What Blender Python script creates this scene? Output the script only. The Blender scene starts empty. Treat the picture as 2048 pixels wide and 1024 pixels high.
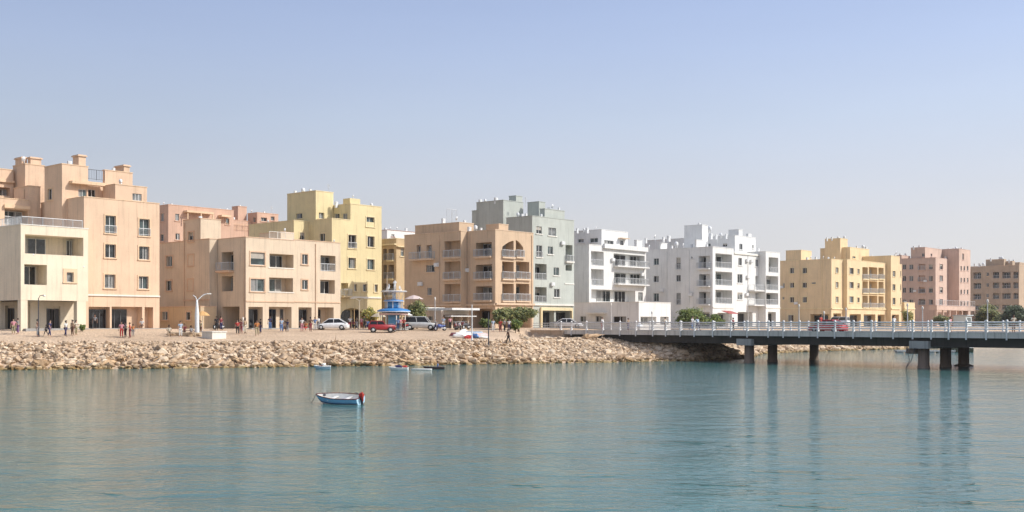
import bpy, bmesh, math, random
from mathutils import Vector, Matrix, noise
R = math.radians
random.seed(7)
F, EYE, HY, CX = 2196.0, 4.5, 648.0, 1024.0      # focal length in photo pixels, eye height, horizon row, centre column
scene = bpy.context.scene
COL = scene.collection

# ---------------------------------------------------------------- materials
MATS = {}
def newmat(name):
    m = bpy.data.materials.new(name); m.use_nodes = True
    nt = m.node_tree; b = nt.nodes['Principled BSDF']
    return m, nt, b
def N(nt, t, **kw):
    n = nt.nodes.new(t)
    for k, v in kw.items():
        if k in n.inputs: n.inputs[k].default_value = v
        else: setattr(n, k, v)
    return n
def plain(name, rgb, rough=.6, metal=0.0, var=0.12, scale=3.0, bump=0.0):
    if name in MATS: return MATS[name]
    m, nt, b = newmat(name)
    tc = N(nt, 'ShaderNodeTexCoord'); no = N(nt, 'ShaderNodeTexNoise', Scale=scale, Detail=4.0)
    nt.links.new(tc.outputs['Object'], no.inputs['Vector'])
    mr = N(nt, 'ShaderNodeMapRange'); mr.inputs[1].default_value = .3; mr.inputs[2].default_value = .7
    mr.inputs[3].default_value = 1 - var; mr.inputs[4].default_value = 1 + var * .6
    nt.links.new(no.outputs[0], mr.inputs[0])
    mx = N(nt, 'ShaderNodeMix', data_type='RGBA', blend_type='MULTIPLY'); mx.inputs[0].default_value = 1
    mx.inputs[6].default_value = (*rgb, 1); nt.links.new(mr.outputs[0], mx.inputs[7])
    nt.links.new(mx.outputs[2], b.inputs['Base Color'])
    b.inputs['Roughness'].default_value = rough; b.inputs['Metallic'].default_value = metal
    if bump:
        bp = N(nt, 'ShaderNodeBump', Strength=bump, Distance=.02); nt.links.new(no.outputs[0], bp.inputs['Height'])
        nt.links.new(bp.outputs[0], b.inputs['Normal'])
    MATS[name] = m; return m
def stucco(name, rgb, dirt=.16):
    """painted render: broad mottling, fine grain, faint vertical rain streaks"""
    if name in MATS: return MATS[name]
    m, nt, b = newmat(name); L = nt.links
    tc = N(nt, 'ShaderNodeTexCoord')
    n1 = N(nt, 'ShaderNodeTexNoise', Scale=.35, Detail=6.0, Roughness=.6); L.new(tc.outputs['Object'], n1.inputs['Vector'])
    mp = N(nt, 'ShaderNodeMapping'); mp.inputs['Scale'].default_value = (2.2, 2.2, .12); L.new(tc.outputs['Object'], mp.inputs['Vector'])
    n2 = N(nt, 'ShaderNodeTexNoise', Scale=1.3, Detail=5.0, Roughness=.65); L.new(mp.outputs[0], n2.inputs['Vector'])
    n3 = N(nt, 'ShaderNodeTexNoise', Scale=9.0, Detail=3.0); L.new(tc.outputs['Object'], n3.inputs['Vector'])
    def mr(src, lo, hi, a, c):
        x = N(nt, 'ShaderNodeMapRange'); x.inputs[1].default_value = lo; x.inputs[2].default_value = hi
        x.inputs[3].default_value = a; x.inputs[4].default_value = c; L.new(src, x.inputs[0]); return x.outputs[0]
    f1 = mr(n1.outputs[0], .32, .68, 1 - dirt * .7, 1.05)
    f2 = mr(n2.outputs[0], .52, .72, 1.0, 1 - dirt * 1.45)
    f3 = mr(n3.outputs[0], .3, .7, .95, 1.04)
    a = N(nt, 'ShaderNodeMath', operation='MULTIPLY'); L.new(f1, a.inputs[0]); L.new(f2, a.inputs[1])
    c = N(nt, 'ShaderNodeMath', operation='MULTIPLY'); L.new(a.outputs[0], c.inputs[0]); L.new(f3, c.inputs[1])
    mx = N(nt, 'ShaderNodeMix', data_type='RGBA', blend_type='MULTIPLY'); mx.inputs[0].default_value = 1
    mx.inputs[6].default_value = (*rgb, 1); L.new(c.outputs[0], mx.inputs[7])
    L.new(mx.outputs[2], b.inputs['Base Color']); b.inputs['Roughness'].default_value = .9
    b.inputs['Specular IOR Level'].default_value = .2
    bp = N(nt, 'ShaderNodeBump', Strength=.25, Distance=.03); L.new(n3.outputs[0], bp.inputs['Height']); L.new(bp.outputs[0], b.inputs['Normal'])
    MATS[name] = m; return m
def island(name, c1, c2, c3, rough=.9, bump=.5, sc=4.0, bd=.06):
    """colour differs from rock to rock / leaf to leaf"""
    if name in MATS: return MATS[name]
    m, nt, b = newmat(name); L = nt.links
    g = N(nt, 'ShaderNodeNewGeometry'); r = N(nt, 'ShaderNodeValToRGB')
    e = r.color_ramp.elements; e[0].color = (*c1, 1); e[1].color = (*c3, 1); k = e.new(.5); k.color = (*c2, 1)
    L.new(g.outputs['Random Per Island'], r.inputs[0])
    no = N(nt, 'ShaderNodeTexNoise', Scale=sc, Detail=6.0, Roughness=.65); L.new(g.outputs['Position'], no.inputs['Vector'])
    mr = N(nt, 'ShaderNodeMapRange'); mr.inputs[1].default_value = .3; mr.inputs[2].default_value = .7
    mr.inputs[3].default_value = .7; mr.inputs[4].default_value = 1.15; L.new(no.outputs[0], mr.inputs[0])
    mx = N(nt, 'ShaderNodeMix', data_type='RGBA', blend_type='MULTIPLY'); mx.inputs[0].default_value = 1
    L.new(r.outputs[0], mx.inputs[6]); L.new(mr.outputs[0], mx.inputs[7]); L.new(mx.outputs[2], b.inputs['Base Color'])
    b.inputs['Roughness'].default_value = rough
    if bump:
        bp = N(nt, 'ShaderNodeBump', Strength=bump, Distance=bd); L.new(no.outputs[0], bp.inputs['Height']); L.new(bp.outputs[0], b.inputs['Normal'])
    MATS[name] = m; return m
def glassy(name, rgb, rough=.08):
    if name in MATS: return MATS[name]
    m, nt, b = newmat(name); L = nt.links
    g = N(nt, 'ShaderNodeTexCoord'); no = N(nt, 'ShaderNodeTexNoise', Scale=1.1, Detail=2.0); L.new(g.outputs['Object'], no.inputs['Vector'])
    r = N(nt, 'ShaderNodeValToRGB'); e = r.color_ramp.elements
    e[0].position = .4; e[0].color = (*[c * .6 for c in rgb], 1); e[1].position = .62; e[1].color = (*[min(1, c * 1.6) for c in rgb], 1)
    L.new(no.outputs[0], r.inputs[0]); L.new(r.outputs[0], b.inputs['Base Color'])
    b.inputs['Roughness'].default_value = rough; b.inputs['Specular IOR Level'].default_value = .6
    MATS[name] = m; return m

M_TRIMW = stucco('white_trim', (.80, .76, .68), .1)
M_FRAME = plain('window_frame_white', (.62, .62, .60), .4)
M_CURT = plain('curtain_cloth', (.26, .255, .24), .5, 0, .25, 6); M_BLND = plain('blind_slats', (.42, .38, .32), .6)
M_SHOPF = plain('shop_frame', (.10, .10, .10), .4)
M_METAL = plain('rail_metal', (.60, .61, .61), .4, .1)
M_DARK = plain('dark_iron', (.06, .06, .07), .5)
M_GL = [glassy('glass_dark', (.022, .028, .03)), glassy('glass_green', (.045, .065, .065)), glassy('glass_curtain', (.15, .155, .15), .25), glassy('glass_black', (.010, .010, .012))]
M_CONC = stucco('concrete', (.36, .35, .33), .25)
M_WHITEP = plain('white_paint', (.78, .78, .77), .35)
M_TANK = plain('tank_white', (.75, .75, .74), .4)

# ---------------------------------------------------------------- mesh builder
class MB:
    def __init__(s): s.v = []; s.f = []
    def quad(s, *p):
        i = len(s.v); s.v += [tuple(q) for q in p]; s.f.append(tuple(range(i, i + len(p))))
    def box(s, x0, x1, y0, y1, z0, z1):
        i = len(s.v)
        s.v += [(x, y, z) for z in (z0, z1) for x, y in ((x0, y0), (x1, y0), (x1, y1), (x0, y1))]
        s.f += [tuple(i + k for k in q) for q in ((0, 3, 2, 1), (4, 5, 6, 7), (0, 1, 5, 4), (1, 2, 6, 5), (2, 3, 7, 6), (3, 0, 4, 7))]
    def bar(s, p, q, r, n=6, r2=None, caps=True):
        p = Vector(p); q = Vector(q); d = (q - p).normalized(); r2 = r if r2 is None else r2
        a = d.orthogonal().normalized(); b = d.cross(a); i = len(s.v)
        for c, rr in ((p, r), (q, r2)):
            for k in range(n):
                t = 2 * math.pi * k / n; s.v.append(tuple(c + a * math.cos(t) * rr + b * math.sin(t) * rr))
        for k in range(n): s.f.append((i + k, i + (k + 1) % n, i + n + (k + 1) % n, i + n + k))
        if caps: s.f.append(tuple(i + k for k in range(n))[::-1]); s.f.append(tuple(i + n + k for k in range(n)))
    def tube(s, pts, r, n=6):
        for a, b in zip(pts[:-1], pts[1:]): s.bar(a, b, r, n)
    def lathe(s, prof, n=20, c=(0, 0, 0)):
        i = len(s.v)
        for r, z in prof:
            for k in range(n):
                t = 2 * math.pi * k / n; s.v.append((c[0] + r * math.cos(t), c[1] + r * math.sin(t), c[2] + z))
        for j in range(len(prof) - 1):
            for k in range(n):
                s.f.append((i + j * n + k, i + j * n + (k + 1) % n, i + (j + 1) * n + (k + 1) % n, i + (j + 1) * n + k))
        s.f.append(tuple(i + k for k in range(n))[::-1]); s.f.append(tuple(i + (len(prof) - 1) * n + k for k in range(n)))
    def loft(s, rings, closed=True):
        i = len(s.v); n = len(rings[0])
        for r in rings: s.v += [tuple(p) for p in r]
        for j in range(len(rings) - 1):
            for k in range(n if closed else n - 1):
                s.f.append((i + j * n + k, i + j * n + (k + 1) % n, i + (j + 1) * n + (k + 1) % n, i + (j + 1) * n + k))
        if closed:
            s.f.append(tuple(i + k for k in range(n))[::-1]); s.f.append(tuple(i + (len(rings) - 1) * n + k for k in range(n)))
    def build(s, name, mat, parent=None, smooth=False, loc=None):
        me = bpy.data.meshes.new(name); me.from_pydata(s.v, [], s.f); me.materials.append(mat)
        bm = bmesh.new(); bm.from_mesh(me); bmesh.ops.recalc_face_normals(bm, faces=bm.faces); bm.to_mesh(me); bm.free()
        if smooth: me.polygons.foreach_set('use_smooth', [True] * len(me.polygons))
        o = bpy.data.objects.new(name, me); COL.objects.link(o)
        if parent: o.parent = parent
        if loc: o.location = loc
        return o
def empty(name, label, cat, loc=(0, 0, 0), rz=0, group=None):
    o = bpy.data.objects.new(name, None); COL.objects.link(o); o.location = loc; o.rotation_euler = (0, 0, rz)
    o.empty_display_size = .3
    return tag(o, label, cat, group)
def tag(o, label=None, cat=None, group=None, kind=None):
    if label: o['label'] = label
    if cat: o['category'] = cat
    if group: o['group'] = group
    if kind: o['kind'] = kind
    return o
def kids(o): return [c for c in bpy.data.objects if c.parent == o]
def copy_tree(o, parent=None, cache={}):
    c = o.copy(); COL.objects.link(c); c.parent = parent
    for ch in CH.get(o.name, None) or kids(o): copy_tree(ch, c)
    return c
CH = {}

# ---------------------------------------------------------------- shoreline and terrain
SHORE = [(-260, 38), (-150, 74), (-50, 107.4), (-27, 113.6), (-1.3, 123.5), (13.4, 130), (22, 134.5), (29, 141), (33, 152), (37, 166), (50, 181), (68, 197), (88, 213), (115, 235), (170, 268), (300, 330), (520, 420), (1500, 800), (6000, 2500)]
def shore(x, y):
    best = 1e18; sg = 1; bi = 0
    for i in range(len(SHORE) - 1):
        ax, ay = SHORE[i]; bx, by = SHORE[i + 1]; dx = bx - ax; dy = by - ay
        t = max(0, min(1, ((x - ax) * dx + (y - ay) * dy) / (dx * dx + dy * dy)))
        qx = x - ax - t * dx; qy = y - ay - t * dy; d = qx * qx + qy * qy
        if d < best: best = d; sg = 1 if dx * (y - ay) - dy * (x - ax) > 0 else -1
    return sg * math.sqrt(best)
def ss(t): t = max(0, min(1, t)); return t * t * (3 - 2 * t)
RW = 5.6
def rwid(x): return RW + 6.5 * ss((x + 1) / 8) * (1 - ss((x - 15) / 6))     # the bank is wide and gentle beside the bridge
def ground(x, y, d=None):
    if d is None: d = shore(x, y)
    if d < 0: return max(-3.0, d * .45)
    rw = rwid(x)
    if d < rw: return 2.62 * (d / rw) ** .92
    Lr = 13 + 9 * ss((x + 48) / 20)
    t = min(1, (d - rw) / Lr)
    h = 2.62 + 1.28 * (1 - (1 - t) ** 1.6)
    if -12 < x < 60 and 90 < y < 175:            # level ground below the retaining wall and under the deck
        s_ = (x - 6.6) * .6653 - (y - 150) * .7466; n_ = (x - 6.6) * .7466 + (y - 150) * .6653
        q = ss((x - .4) / 2.2) * (1 - ss((n_ + .9) / 1.0)); h = h * (1 - q) + min(h, 2.62) * q
        q = ss((s_ + .6) / 1.4) * ss((n_ + 1.6) / 1.2) * (1 - ss((n_ - 16.2) / 1.5)); h = h * (1 - q) + min(h, 2.05) * q
    return h
def wpos(px, y): return (px - CX) / F * y
def feet(px, py, lo=106, hi=260):
    """where the photo's ground pixel lies on the terrain"""
    y = lo
    while y < hi:
        x = wpos(px, y); g = ground(x, y)
        if g > .5 and HY - F * (g - EYE) / y <= py: return x, y, g
        y += .25
    x = wpos(px, hi); return x, hi, ground(x, hi)
def on(px, y):
    x = wpos(px, y); return x, y, ground(x, y)

# ---------------------------------------------------------------- buildings
ROT = 49
BASE = 3.9
class Face:
    def __init__(s, a, b, kind, length): s.a, s.b, s.k, s.len = a, b, kind, length
    def P(s, t, w, z):   # t along, w outward, z up
        return (s.a + t, s.b - w, z) if s.k == 'U' else (s.a - w, s.b + t, z)
    def box(s, mb, t0, t1, w0, w1, z0, z1):
        p = s.P(t0, w0, z0); q = s.P(t1, w1, z1)
        mb.box(min(p[0], q[0]), max(p[0], q[0]), min(p[1], q[1]), max(p[1], q[1]), z0, z1)
class Bld:
    def __init__(s, label, pxC, yC, mat, zf=(0, 0, 1), trim=None, name='apartment_building', cat='building', C=None, coping=None):
        s.zf = zf; s.mat = mat; s.trim = trim or M_TRIMW; s.cop = coping or s.trim
        s.C = C or (wpos(pxC, yC), yC)
        s.u = (math.cos(R(ROT)), math.sin(R(ROT))); s.v = (-s.u[1], s.u[0])
        s.e = empty(name, label, cat, (s.C[0], s.C[1], BASE), R(ROT), 'apartment buildings along the waterfront' if name == 'apartment_building' else None)
        s.blocks = []
    def X(s, x): return s.zf[0] + x / s.zf[2]
    def Yp(s, y): return s.zf[1] + y / s.zf[2]
    def A(s, x, b=0):
        k = (s.X(x) - CX) / F; c, u, v = s.C, s.u, s.v
        return (k * (c[1] + b * v[1]) - c[0] - b * v[0]) / (u[0] - k * u[1])
    def B(s, x, a=0):
        k = (s.X(x) - CX) / F; c, u, v = s.C, s.u, s.v
        return (k * (c[1] + a * u[1]) - c[0] - a * u[0]) / (v[0] - k * v[1])
    def H(s, y, a, b): 
        d = s.C[1] + a * s.u[1] + b * s.v[1]
        return EYE + (HY - s.Yp(y)) * d / F - BASE
    def blk(s, L, C, Rr, yT, b0=0, a0=None, z0=-1.0, yB=None, depth=None, mat=None, coping=True, cu=None, cv=None):
        if a0 is None:
            a0 = s.A(C, b0)
            if z0 >= 6 and a0 < .25: a0 = .3; b0 = s.B(C, .3)     # roof rooms stand on the roof, never over the edge
        elif b0 is None: b0 = s.B(C, a0)
        a1 = s.A(Rr, b0); b1 = s.B(L, a0) if L is not None else b0 + depth
        z1 = s.H(yT, a0, b0)
        if yB is not None: z0 = s.H(yB, a0, b0)
        k = Blk(s, a0, a1, b0, b1, z0, z1, mat or s.mat, coping); k.cu = cu; k.cv = cv
        s.blocks.append(k); return k
    def raw(s, a0, a1, b0, b1, z0, z1, mat=None, coping=True):
        k = Blk(s, a0, a1, b0, b1, z0, z1, mat or s.mat, coping); s.blocks.append(k); return k
    def box(s, name, a0, a1, b0, b1, z0, z1, mat=None):
        m = MB(); m.box(a0, a1, b0, b1, z0, z1); return m.build(name, mat or s.trim, s.e)
    def done(s):
        for k in s.blocks: k.done()
    def chimney(s, L, C, Rr, yT, b0, z0=None, h=1.6, cap=True, name='chimney', mat=None):
        a0 = s.A(C, b0); a1 = s.A(Rr, b0); b1 = s.B(L, a0); z1 = s.H(yT, a0, b0); z0 = z1 - h if z0 is None else z0
        m = MB(); m.box(a0, a1, b0, b1, z0, z1 - .22)
        if cap:
            m.box(a0 - .14, a1 + .14, b0 - .14, b1 + .14, z1 - .22, z1 - .08)
            m.box(a0 - .05, a1 + .05, b0 - .05, b1 + .05, z1 - .08, z1)
        else: m.box(a0, a1, b0, b1, z1 - .22, z1)
        return m.build(name, mat or s.mat, s.e)
    def clutter(s, px, yb, b, kind='tank', sz=1.0):
        sz *= .68 if kind in ('tank', 'ac') else .85
        a = s.A(px, b)
        if a < .5 and b < 12 and s.B(px, .6) > b: a = .6; b = s.B(px, .6)
        z = s.H(yb, a, b)
        m = MB()
        if kind == 'tank':
            m.lathe([(.1, 0), (.55 * sz, 0), (.6 * sz, .1), (.6 * sz, .9 * sz), (.42 * sz, 1.1 * sz), (.12, 1.25 * sz)], 14)
            for t in (0, 1, 2, 3): m.bar((.4 * sz * math.cos(t * 1.57), .4 * sz * math.sin(t * 1.57), -.5), (.4 * sz * math.cos(t * 1.57), .4 * sz * math.sin(t * 1.57), .02), .04)
            return m.build('water_tank', M_TANK, s.e, True, (a, b, z))
        if kind == 'dish':
            m.bar((0, 0, -.6), (0, 0, .45 * sz), .035)
            n = 14
            for j in range(3):
                r0, r1 = .42 * sz * j / 3, .42 * sz * (j + 1) / 3
                for k in range(n):
                    t0, t1 = 2 * math.pi * k / n, 2 * math.pi * (k + 1) / n
                    f = lambda r, t: (r * math.cos(t) * .8 - .1, -.12 + .9 * r * r / sz - .3 * r * math.sin(t), .55 * sz + r * math.sin(t))
                    m.quad(f(r0, t0), f(r1, t0), f(r1, t1), f(r0, t1))
            m.bar((-.1, -.1, .4 * sz), (-.1, -.5 * sz, .6 * sz), .02)
            return m.build('satellite_dish', M_TANK, s.e, False, (a, b, z))
        if kind == 'ac':
            m.box(-.5 * sz, .5 * sz, -.3 * sz, .3 * sz, -.6, .75 * sz); m.box(-.55 * sz, .55 * sz, -.34 * sz, -.3 * sz, .1 * sz, .12 * sz)
            for q in range(5): m.box(-.4 * sz, .1 * sz, -.33 * sz, -.3 * sz, (.18 + q * .1) * sz, (.22 + q * .1) * sz)
            return m.build('rooftop_unit', M_TANK, s.e, False, (a, b, z))
        if kind == 'ant':
            m.bar((0, 0, -.6), (0, 0, 1.6 * sz), .035)
            for q in range(4): m.bar((-.4 * sz, 0, (.9 + q * .2) * sz), (.4 * sz, 0, (.9 + q * .2) * sz), .02)
            m.bar((-.35 * sz, .1, 1.3 * sz), (.35 * sz, -.1, 1.3 * sz), .02)
            return m.build('roof_aerial', M_METAL, s.e, False, (a, b, z))
    def railing(s, pts, h=1.0, z=0, post=1.2, gap=.13, mat=None, name='roof_railing', parent=None, panel=False):
        m = MB()
        for (x0, y0), (x1, y1) in zip(pts[:-1], pts[1:]):
            L = math.hypot(x1 - x0, y1 - y0)
            if L < .05: continue
            P = lambda t, zz: (x0 + (x1 - x0) * t, y0 + (y1 - y0) * t, z + zz)
            m.bar(P(0, h), P(1, h), .035, 5); m.bar(P(0, .1), P(1, .1), .025, 5)
            n = max(1, round(L / post))
            for i in range(n + 1): m.bar(P(i / n, 0), P(i / n, h), .035, 5)
            n = max(2, int(L / gap))
            for i in range(1, n): m.bar(P(i / n, .1), P(i / n, h), .013, 4, caps=False)
        return m.build(name, mat or M_METAL, parent or s.e)
class Blk:
    def __init__(s, bld, a0, a1, b0, b1, z0, z1, mat, coping):
        s.bld = bld; s.a0, s.a1, s.b0, s.b1, s.z0, s.z1 = a0, a1, b0, b1, z0, z1; s.mat = mat; s.coping = coping
        s.U = Face(a0, b0, 'U', a1 - a0); s.V = Face(a0, b0, 'V', b1 - b0); s.holes = {'U': [], 'V': []}; s.cu = s.cv = None
    def rect(s, f, x0, x1, y0, y1):
        b = s.bld
        if f == 'U':
            t0, t1 = b.A(x0, s.b0) - s.a0, b.A(x1, s.b0) - s.a0; am, bm_ = (t0 + t1) / 2 + s.a0, s.b0
        else:
            t0, t1 = b.B(x1, s.a0) - s.b0, b.B(x0, s.a0) - s.b0; am, bm_ = s.a0, (t0 + t1) / 2 + s.b0
        t0 = max(.12, t0); t1 = min(getattr(s, f).len - .12, t1)
        return t0, t1, b.H(y1, am, bm_), b.H(y0, am, bm_)
    def win(s, f, x0, x1, y0, y1, trim=0, depth=.2, mull=1, jul=False, pane=None, tmat=None, tw=.16):
        r = s.rect(f, x0, x1, y0, y1)
        if r[1] - r[0] < .15: return
        s.holes[f].append((*r, depth, False, False)); s.frame(f, r, depth, trim, mull, pane, tmat, tw)
        if jul:
            fc = getattr(s, f); n = MB()
            s.bld.railing([fc.P(r[0] - .05, .1, 0)[:2], fc.P(r[1] + .05, .1, 0)[:2]], .85, r[2] + .05, 9, .14, name='window_guard')
    def pipe(s, f, x):
        r = s.rect(f, x, x + 1, 600, 601); fc = getattr(s, f); m = MB(); m.bar(fc.P(r[0], .07, .1), fc.P(r[0], .07, s.z1 - .3), .05, 6); m.build('downpipe', s.bld.trim, s.bld.e)
    def frame(s, f, r, depth, trim, mull, pane=None, tmat=None, tw=.16, off=0, fmat=None):
        fc = getattr(s, f); t0, t1, z0, z1 = r; m = MB(); w = -depth - off; k = .06
        fc.box(m, t0, t1, w, w + .06, z0, z0 + k); fc.box(m, t0, t1, w, w + .06, z1 - k, z1)
        fc.box(m, t0, t0 + k, w, w + .06, z0 + k, z1 - k); fc.box(m, t1 - k, t1, w, w + .06, z0 + k, z1 - k)
        for i in range(1, mull + 1):
            c = t0 + (t1 - t0) * i / (mull + 1); fc.box(m, c - .04, c + .04, w, w + .06, z0 + k, z1 - k)
        o = m.build('window', fmat or M_FRAME, s.bld.e)
        p = MB(); p.quad(fc.P(t0, w + .02, z0), fc.P(t1, w + .02, z0), fc.P(t1, w + .02, z1), fc.P(t0, w + .02, z1))
        p.build('pane', pane or random.choice([M_GL[0], M_GL[0], M_GL[1], M_GL[1], M_GL[2], M_GL[3], M_GL[3]]), o)
        rv = random.random()
        if fmat is None and rv < .42:        # a curtain drawn over part of the glass
            wd = t1 - t0; a, c = ((t0 + k, t0 + wd * random.uniform(.3, .5)) if rv < .21 else (t1 - wd * random.uniform(.3, .5), t1 - k))
            p = MB(); p.quad(fc.P(a, w + .026, z0 + k), fc.P(c, w + .026, z0 + k), fc.P(c, w + .026, z1 - k), fc.P(a, w + .026, z1 - k)); p.build('curtain', M_CURT, o)
        elif fmat is None and rv < .54:      # a half lowered blind
            p = MB(); zb_ = z1 - (z1 - z0) * random.uniform(.25, .5); p.quad(fc.P(t0 + k, w + .028, zb_), fc.P(t1 - k, w + .028, zb_), fc.P(t1 - k, w + .028, z1 - k), fc.P(t0 + k, w + .028, z1 - k)); p.build('blind', M_BLND, o)
        if trim:
            q = MB(); g = .005
            fc.box(q, t0 - tw, t1 + tw, g, .07, z1, z1 + tw); fc.box(q, t0 - tw, t0, g, .07, z0, z1); fc.box(q, t1, t1 + tw, g, .07, z0, z1)
            q.build('surround', tmat or s.bld.trim, o)
        if trim or off == 0:
            q = MB(); fc.box(q, t0 - tw - .04, t1 + tw + .04, .005, .12, z0 - .14, z0); q.build('sill', tmat or s.bld.trim, o)
        return o
    def shift(s, f, t, depth):
        '''how far along the face a line of sight moves while crossing a recess'''
        b = s.bld; a_, b_ = (s.a0 + t, s.b0) if f == 'U' else (s.a0, s.b0 + t)
        d = (b.C[0] + a_ * b.u[0] + b_ * b.v[0], b.C[1] + a_ * b.u[1] + b_ * b.v[1])
        au = d[0] * b.u[0] + d[1] * b.u[1]; av = d[0] * b.v[0] + d[1] * b.v[1]
        return depth * (au / av if f == 'U' else av / au)
    def seen(s, f, t0, t1, depth, q0, q1):
        w = t1 - t0; sh = s.shift(f, (t0 + t1) / 2, depth)
        if f == 'V': q0, q1 = 1 - q1, 1 - q0
        a, c = t0 + q0 * w + sh, t0 + q1 * w + sh
        if q0 < .06: a = t0 + .12
        a = max(a, t0 + .1); c = min(c, t1 - .1)
        return (a, c) if c - a > .35 else None
    def unit(s, f, x, y, w=.8, h=.55):
        '''air conditioner on brackets'''
        r = s.rect(f, x, x + 1, y, y + 1); fc = getattr(s, f); m = MB(); t = r[0]; zz = r[3]
        fc.box(m, t, t + w, .1, .42, zz, zz + h); fc.box(m, t + .1, t + w - .1, .42, .44, zz + .08, zz + h - .08); fc.box(m, t + .05, t + .1, .003, .4, zz - .05, zz - .002); fc.box(m, t + w - .1, t + w - .05, .003, .4, zz - .05, zz - .002)
        m.build('air_conditioner', M_TANK, s.bld.e)
    def log(s, f, x0, x1, y0, y1, depth=1.5, rail=True, slab=0, doors=((.12, .88),), dh=2.15, rh=1.0, arch=False, solid=0, gap=.13, pane=None, smat=None):
        """recessed balcony: hole, doors on its back wall, railing, optional jutting slab"""
        r = s.rect(f, x0, x1, y0, y1); t0, t1, z0, z1 = r; fc = getattr(s, f)
        if t1 - t0 < .3: return
        s.holes[f].append((t0, t1, z0, z1, depth, True, arch))
        if f == 'V': doors = ((.25, 1.0),)
        for q0, q1 in doors:
            sn = s.seen(f, t0, t1, depth, q0, q1)
            if not sn: continue
            d = (sn[0], sn[1], z0 + .04, min(z0 + dh, z1 - .12))
            s.frame(f, d, depth - .075, 0, 1 if d[1] - d[0] < 1.9 else 2, pane, off=.001)
        e = slab
        if slab or solid:
            m = MB(); fc.box(m, t0 - .12, t1 + .12, .003, max(slab, .06), z0 - .22, z0 - .004)
            if slab > .3: fc.box(m, t0 - .02, t1 + .02, .003, slab - .12, z0 - .3, z0 - .22)
            o = m.build('balcony', smat or s.bld.trim, s.bld.e)
        else: o = s.bld.e
        if rail:
            if slab: pts = [fc.P(t0 - .06, .05, 0)[:2], fc.P(t0 - .06, slab - .06, 0)[:2], fc.P(t1 + .06, slab - .06, 0)[:2], fc.P(t1 + .06, .05, 0)[:2]]
            else: pts = [fc.P(t0, -.08, 0)[:2], fc.P(t1, -.08, 0)[:2]]
            s.bld.railing(pts, rh, z0, 1.1, gap, name='balcony_railing', parent=o)
    def shop(s, f, x0, x1, y0, y1=None, depth=1.1, parts=((0, 1),), arch=False, pane=None, zb=.03):
        r = s.rect(f, x0, x1, y0, y0 + 10); t0, t1, _, z1 = r; z0 = zb
        s.holes[f].append((t0, t1, z0, z1, depth, True, arch))
        for q0, q1 in parts:
            sn = s.seen(f, t0, t1, depth, q0, q1)
            if not sn: continue
            s.frame(f, (sn[0], sn[1], z0 + .02, z1 - .3), depth - .075, 0, 2, pane or M_GL[3], off=.001, fmat=M_SHOPF)
    def band(s, f, x0, x1, y0, y1, w=.1, mat=None, name='cornice'):
        r = s.rect(f, x0, x1, y0, y1); fc = getattr(s, f); m = MB(); fc.box(m, r[0] - .12, r[1] + .12, .003, w, r[2], r[3]); return m.build(name, mat or s.bld.trim, s.bld.e)
    def done(s):
        m = MB(); a0, a1, b0, b1, z0, z1 = s.a0, s.a1, s.b0, s.b1, s.z0, s.z1
        for f in 'UV':
            fc = getattr(s, f); hs = s.holes[f]
            ts = sorted({0, fc.len, *[h[0] for h in hs], *[h[1] for h in hs]}); zs = sorted({z0, z1, *[h[2] for h in hs], *[h[3] for h in hs]})
            ts = [t for t in ts if 0 <= t <= fc.len]; zs = [z for z in zs if z0 <= z <= z1]
            for i in range(len(ts) - 1):
                j = 0
                while j < len(zs) - 1:
                    tc = (ts[i] + ts[i + 1]) / 2; k = j
                    inh = lambda q: any(h[0] < tc < h[1] and h[2] < (zs[q] + zs[q + 1]) / 2 < h[3] for h in hs)
                    if inh(j): j += 1; continue
                    while k + 1 < len(zs) - 1 and not inh(k + 1): k += 1
                    m.quad(fc.P(ts[i], 0, zs[j]), fc.P(ts[i + 1], 0, zs[j]), fc.P(ts[i + 1], 0, zs[k + 1]), fc.P(ts[i], 0, zs[k + 1])); j = k + 1
            for (t0, t1, h0, h1, d, back, arch) in hs:
                P = fc.P
                m.quad(P(t0, 0, h0), P(t0, -d, h0), P(t0, -d, h1), P(t0, 0, h1)); m.quad(P(t1, 0, h0), P(t1, -d, h0), P(t1, -d, h1), P(t1, 0, h1))
                m.quad(P(t0, 0, h0), P(t1, 0, h0), P(t1, -d, h0), P(t0, -d, h0)); m.quad(P(t0, 0, h1), P(t1, 0, h1), P(t1, -d, h1), P(t0, -d, h1))
                if back: m.quad(P(t0, -d, h0), P(t1, -d, h0), P(t1, -d, h1), P(t0, -d, h1))
                if arch:
                    n = 10; ah = arch if isinstance(arch, float) else .45
                    rr = (t1 - t0) / 2; c = (t0 + t1) / 2; ht = (h1 - h0) * ah
                    g = lambda t: h1 - ht + ht * math.sqrt(max(0, 1 - ((t - c) / rr) ** 2))
                    if arch == 'l' or arch == 'r':
                        ht = (h1 - h0) * .42
                        g = (lambda t: h1 - ht * max(0, (t1 - t) / (t1 - t0)) ** 1.6) if arch == 'l' else (lambda t: h1 - ht * max(0, (t - t0) / (t1 - t0)) ** 1.6)
                    for q in range(n):
                        ta, tb = t0 + (t1 - t0) * q / n, t0 + (t1 - t0) * (q + 1) / n
                        m.quad(P(ta, 0, g(ta)), P(tb, 0, g(tb)), P(tb, 0, h1), P(ta, 0, h1))
                        m.quad(P(ta, 0, g(ta)), P(tb, 0, g(tb)), P(tb, -.3, g(tb)), P(ta, -.3, g(ta)))
        m.quad((a1, b0, z0), (a1, b1, z0), (a1, b1, z1), (a1, b0, z1)); m.quad((a0, b1, z0), (a1, b1, z0), (a1, b1, z1), (a0, b1, z1))
        p = min(.22, (a1 - a0) / 4, (b1 - b0) / 4); zr = z1 - .45
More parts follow.
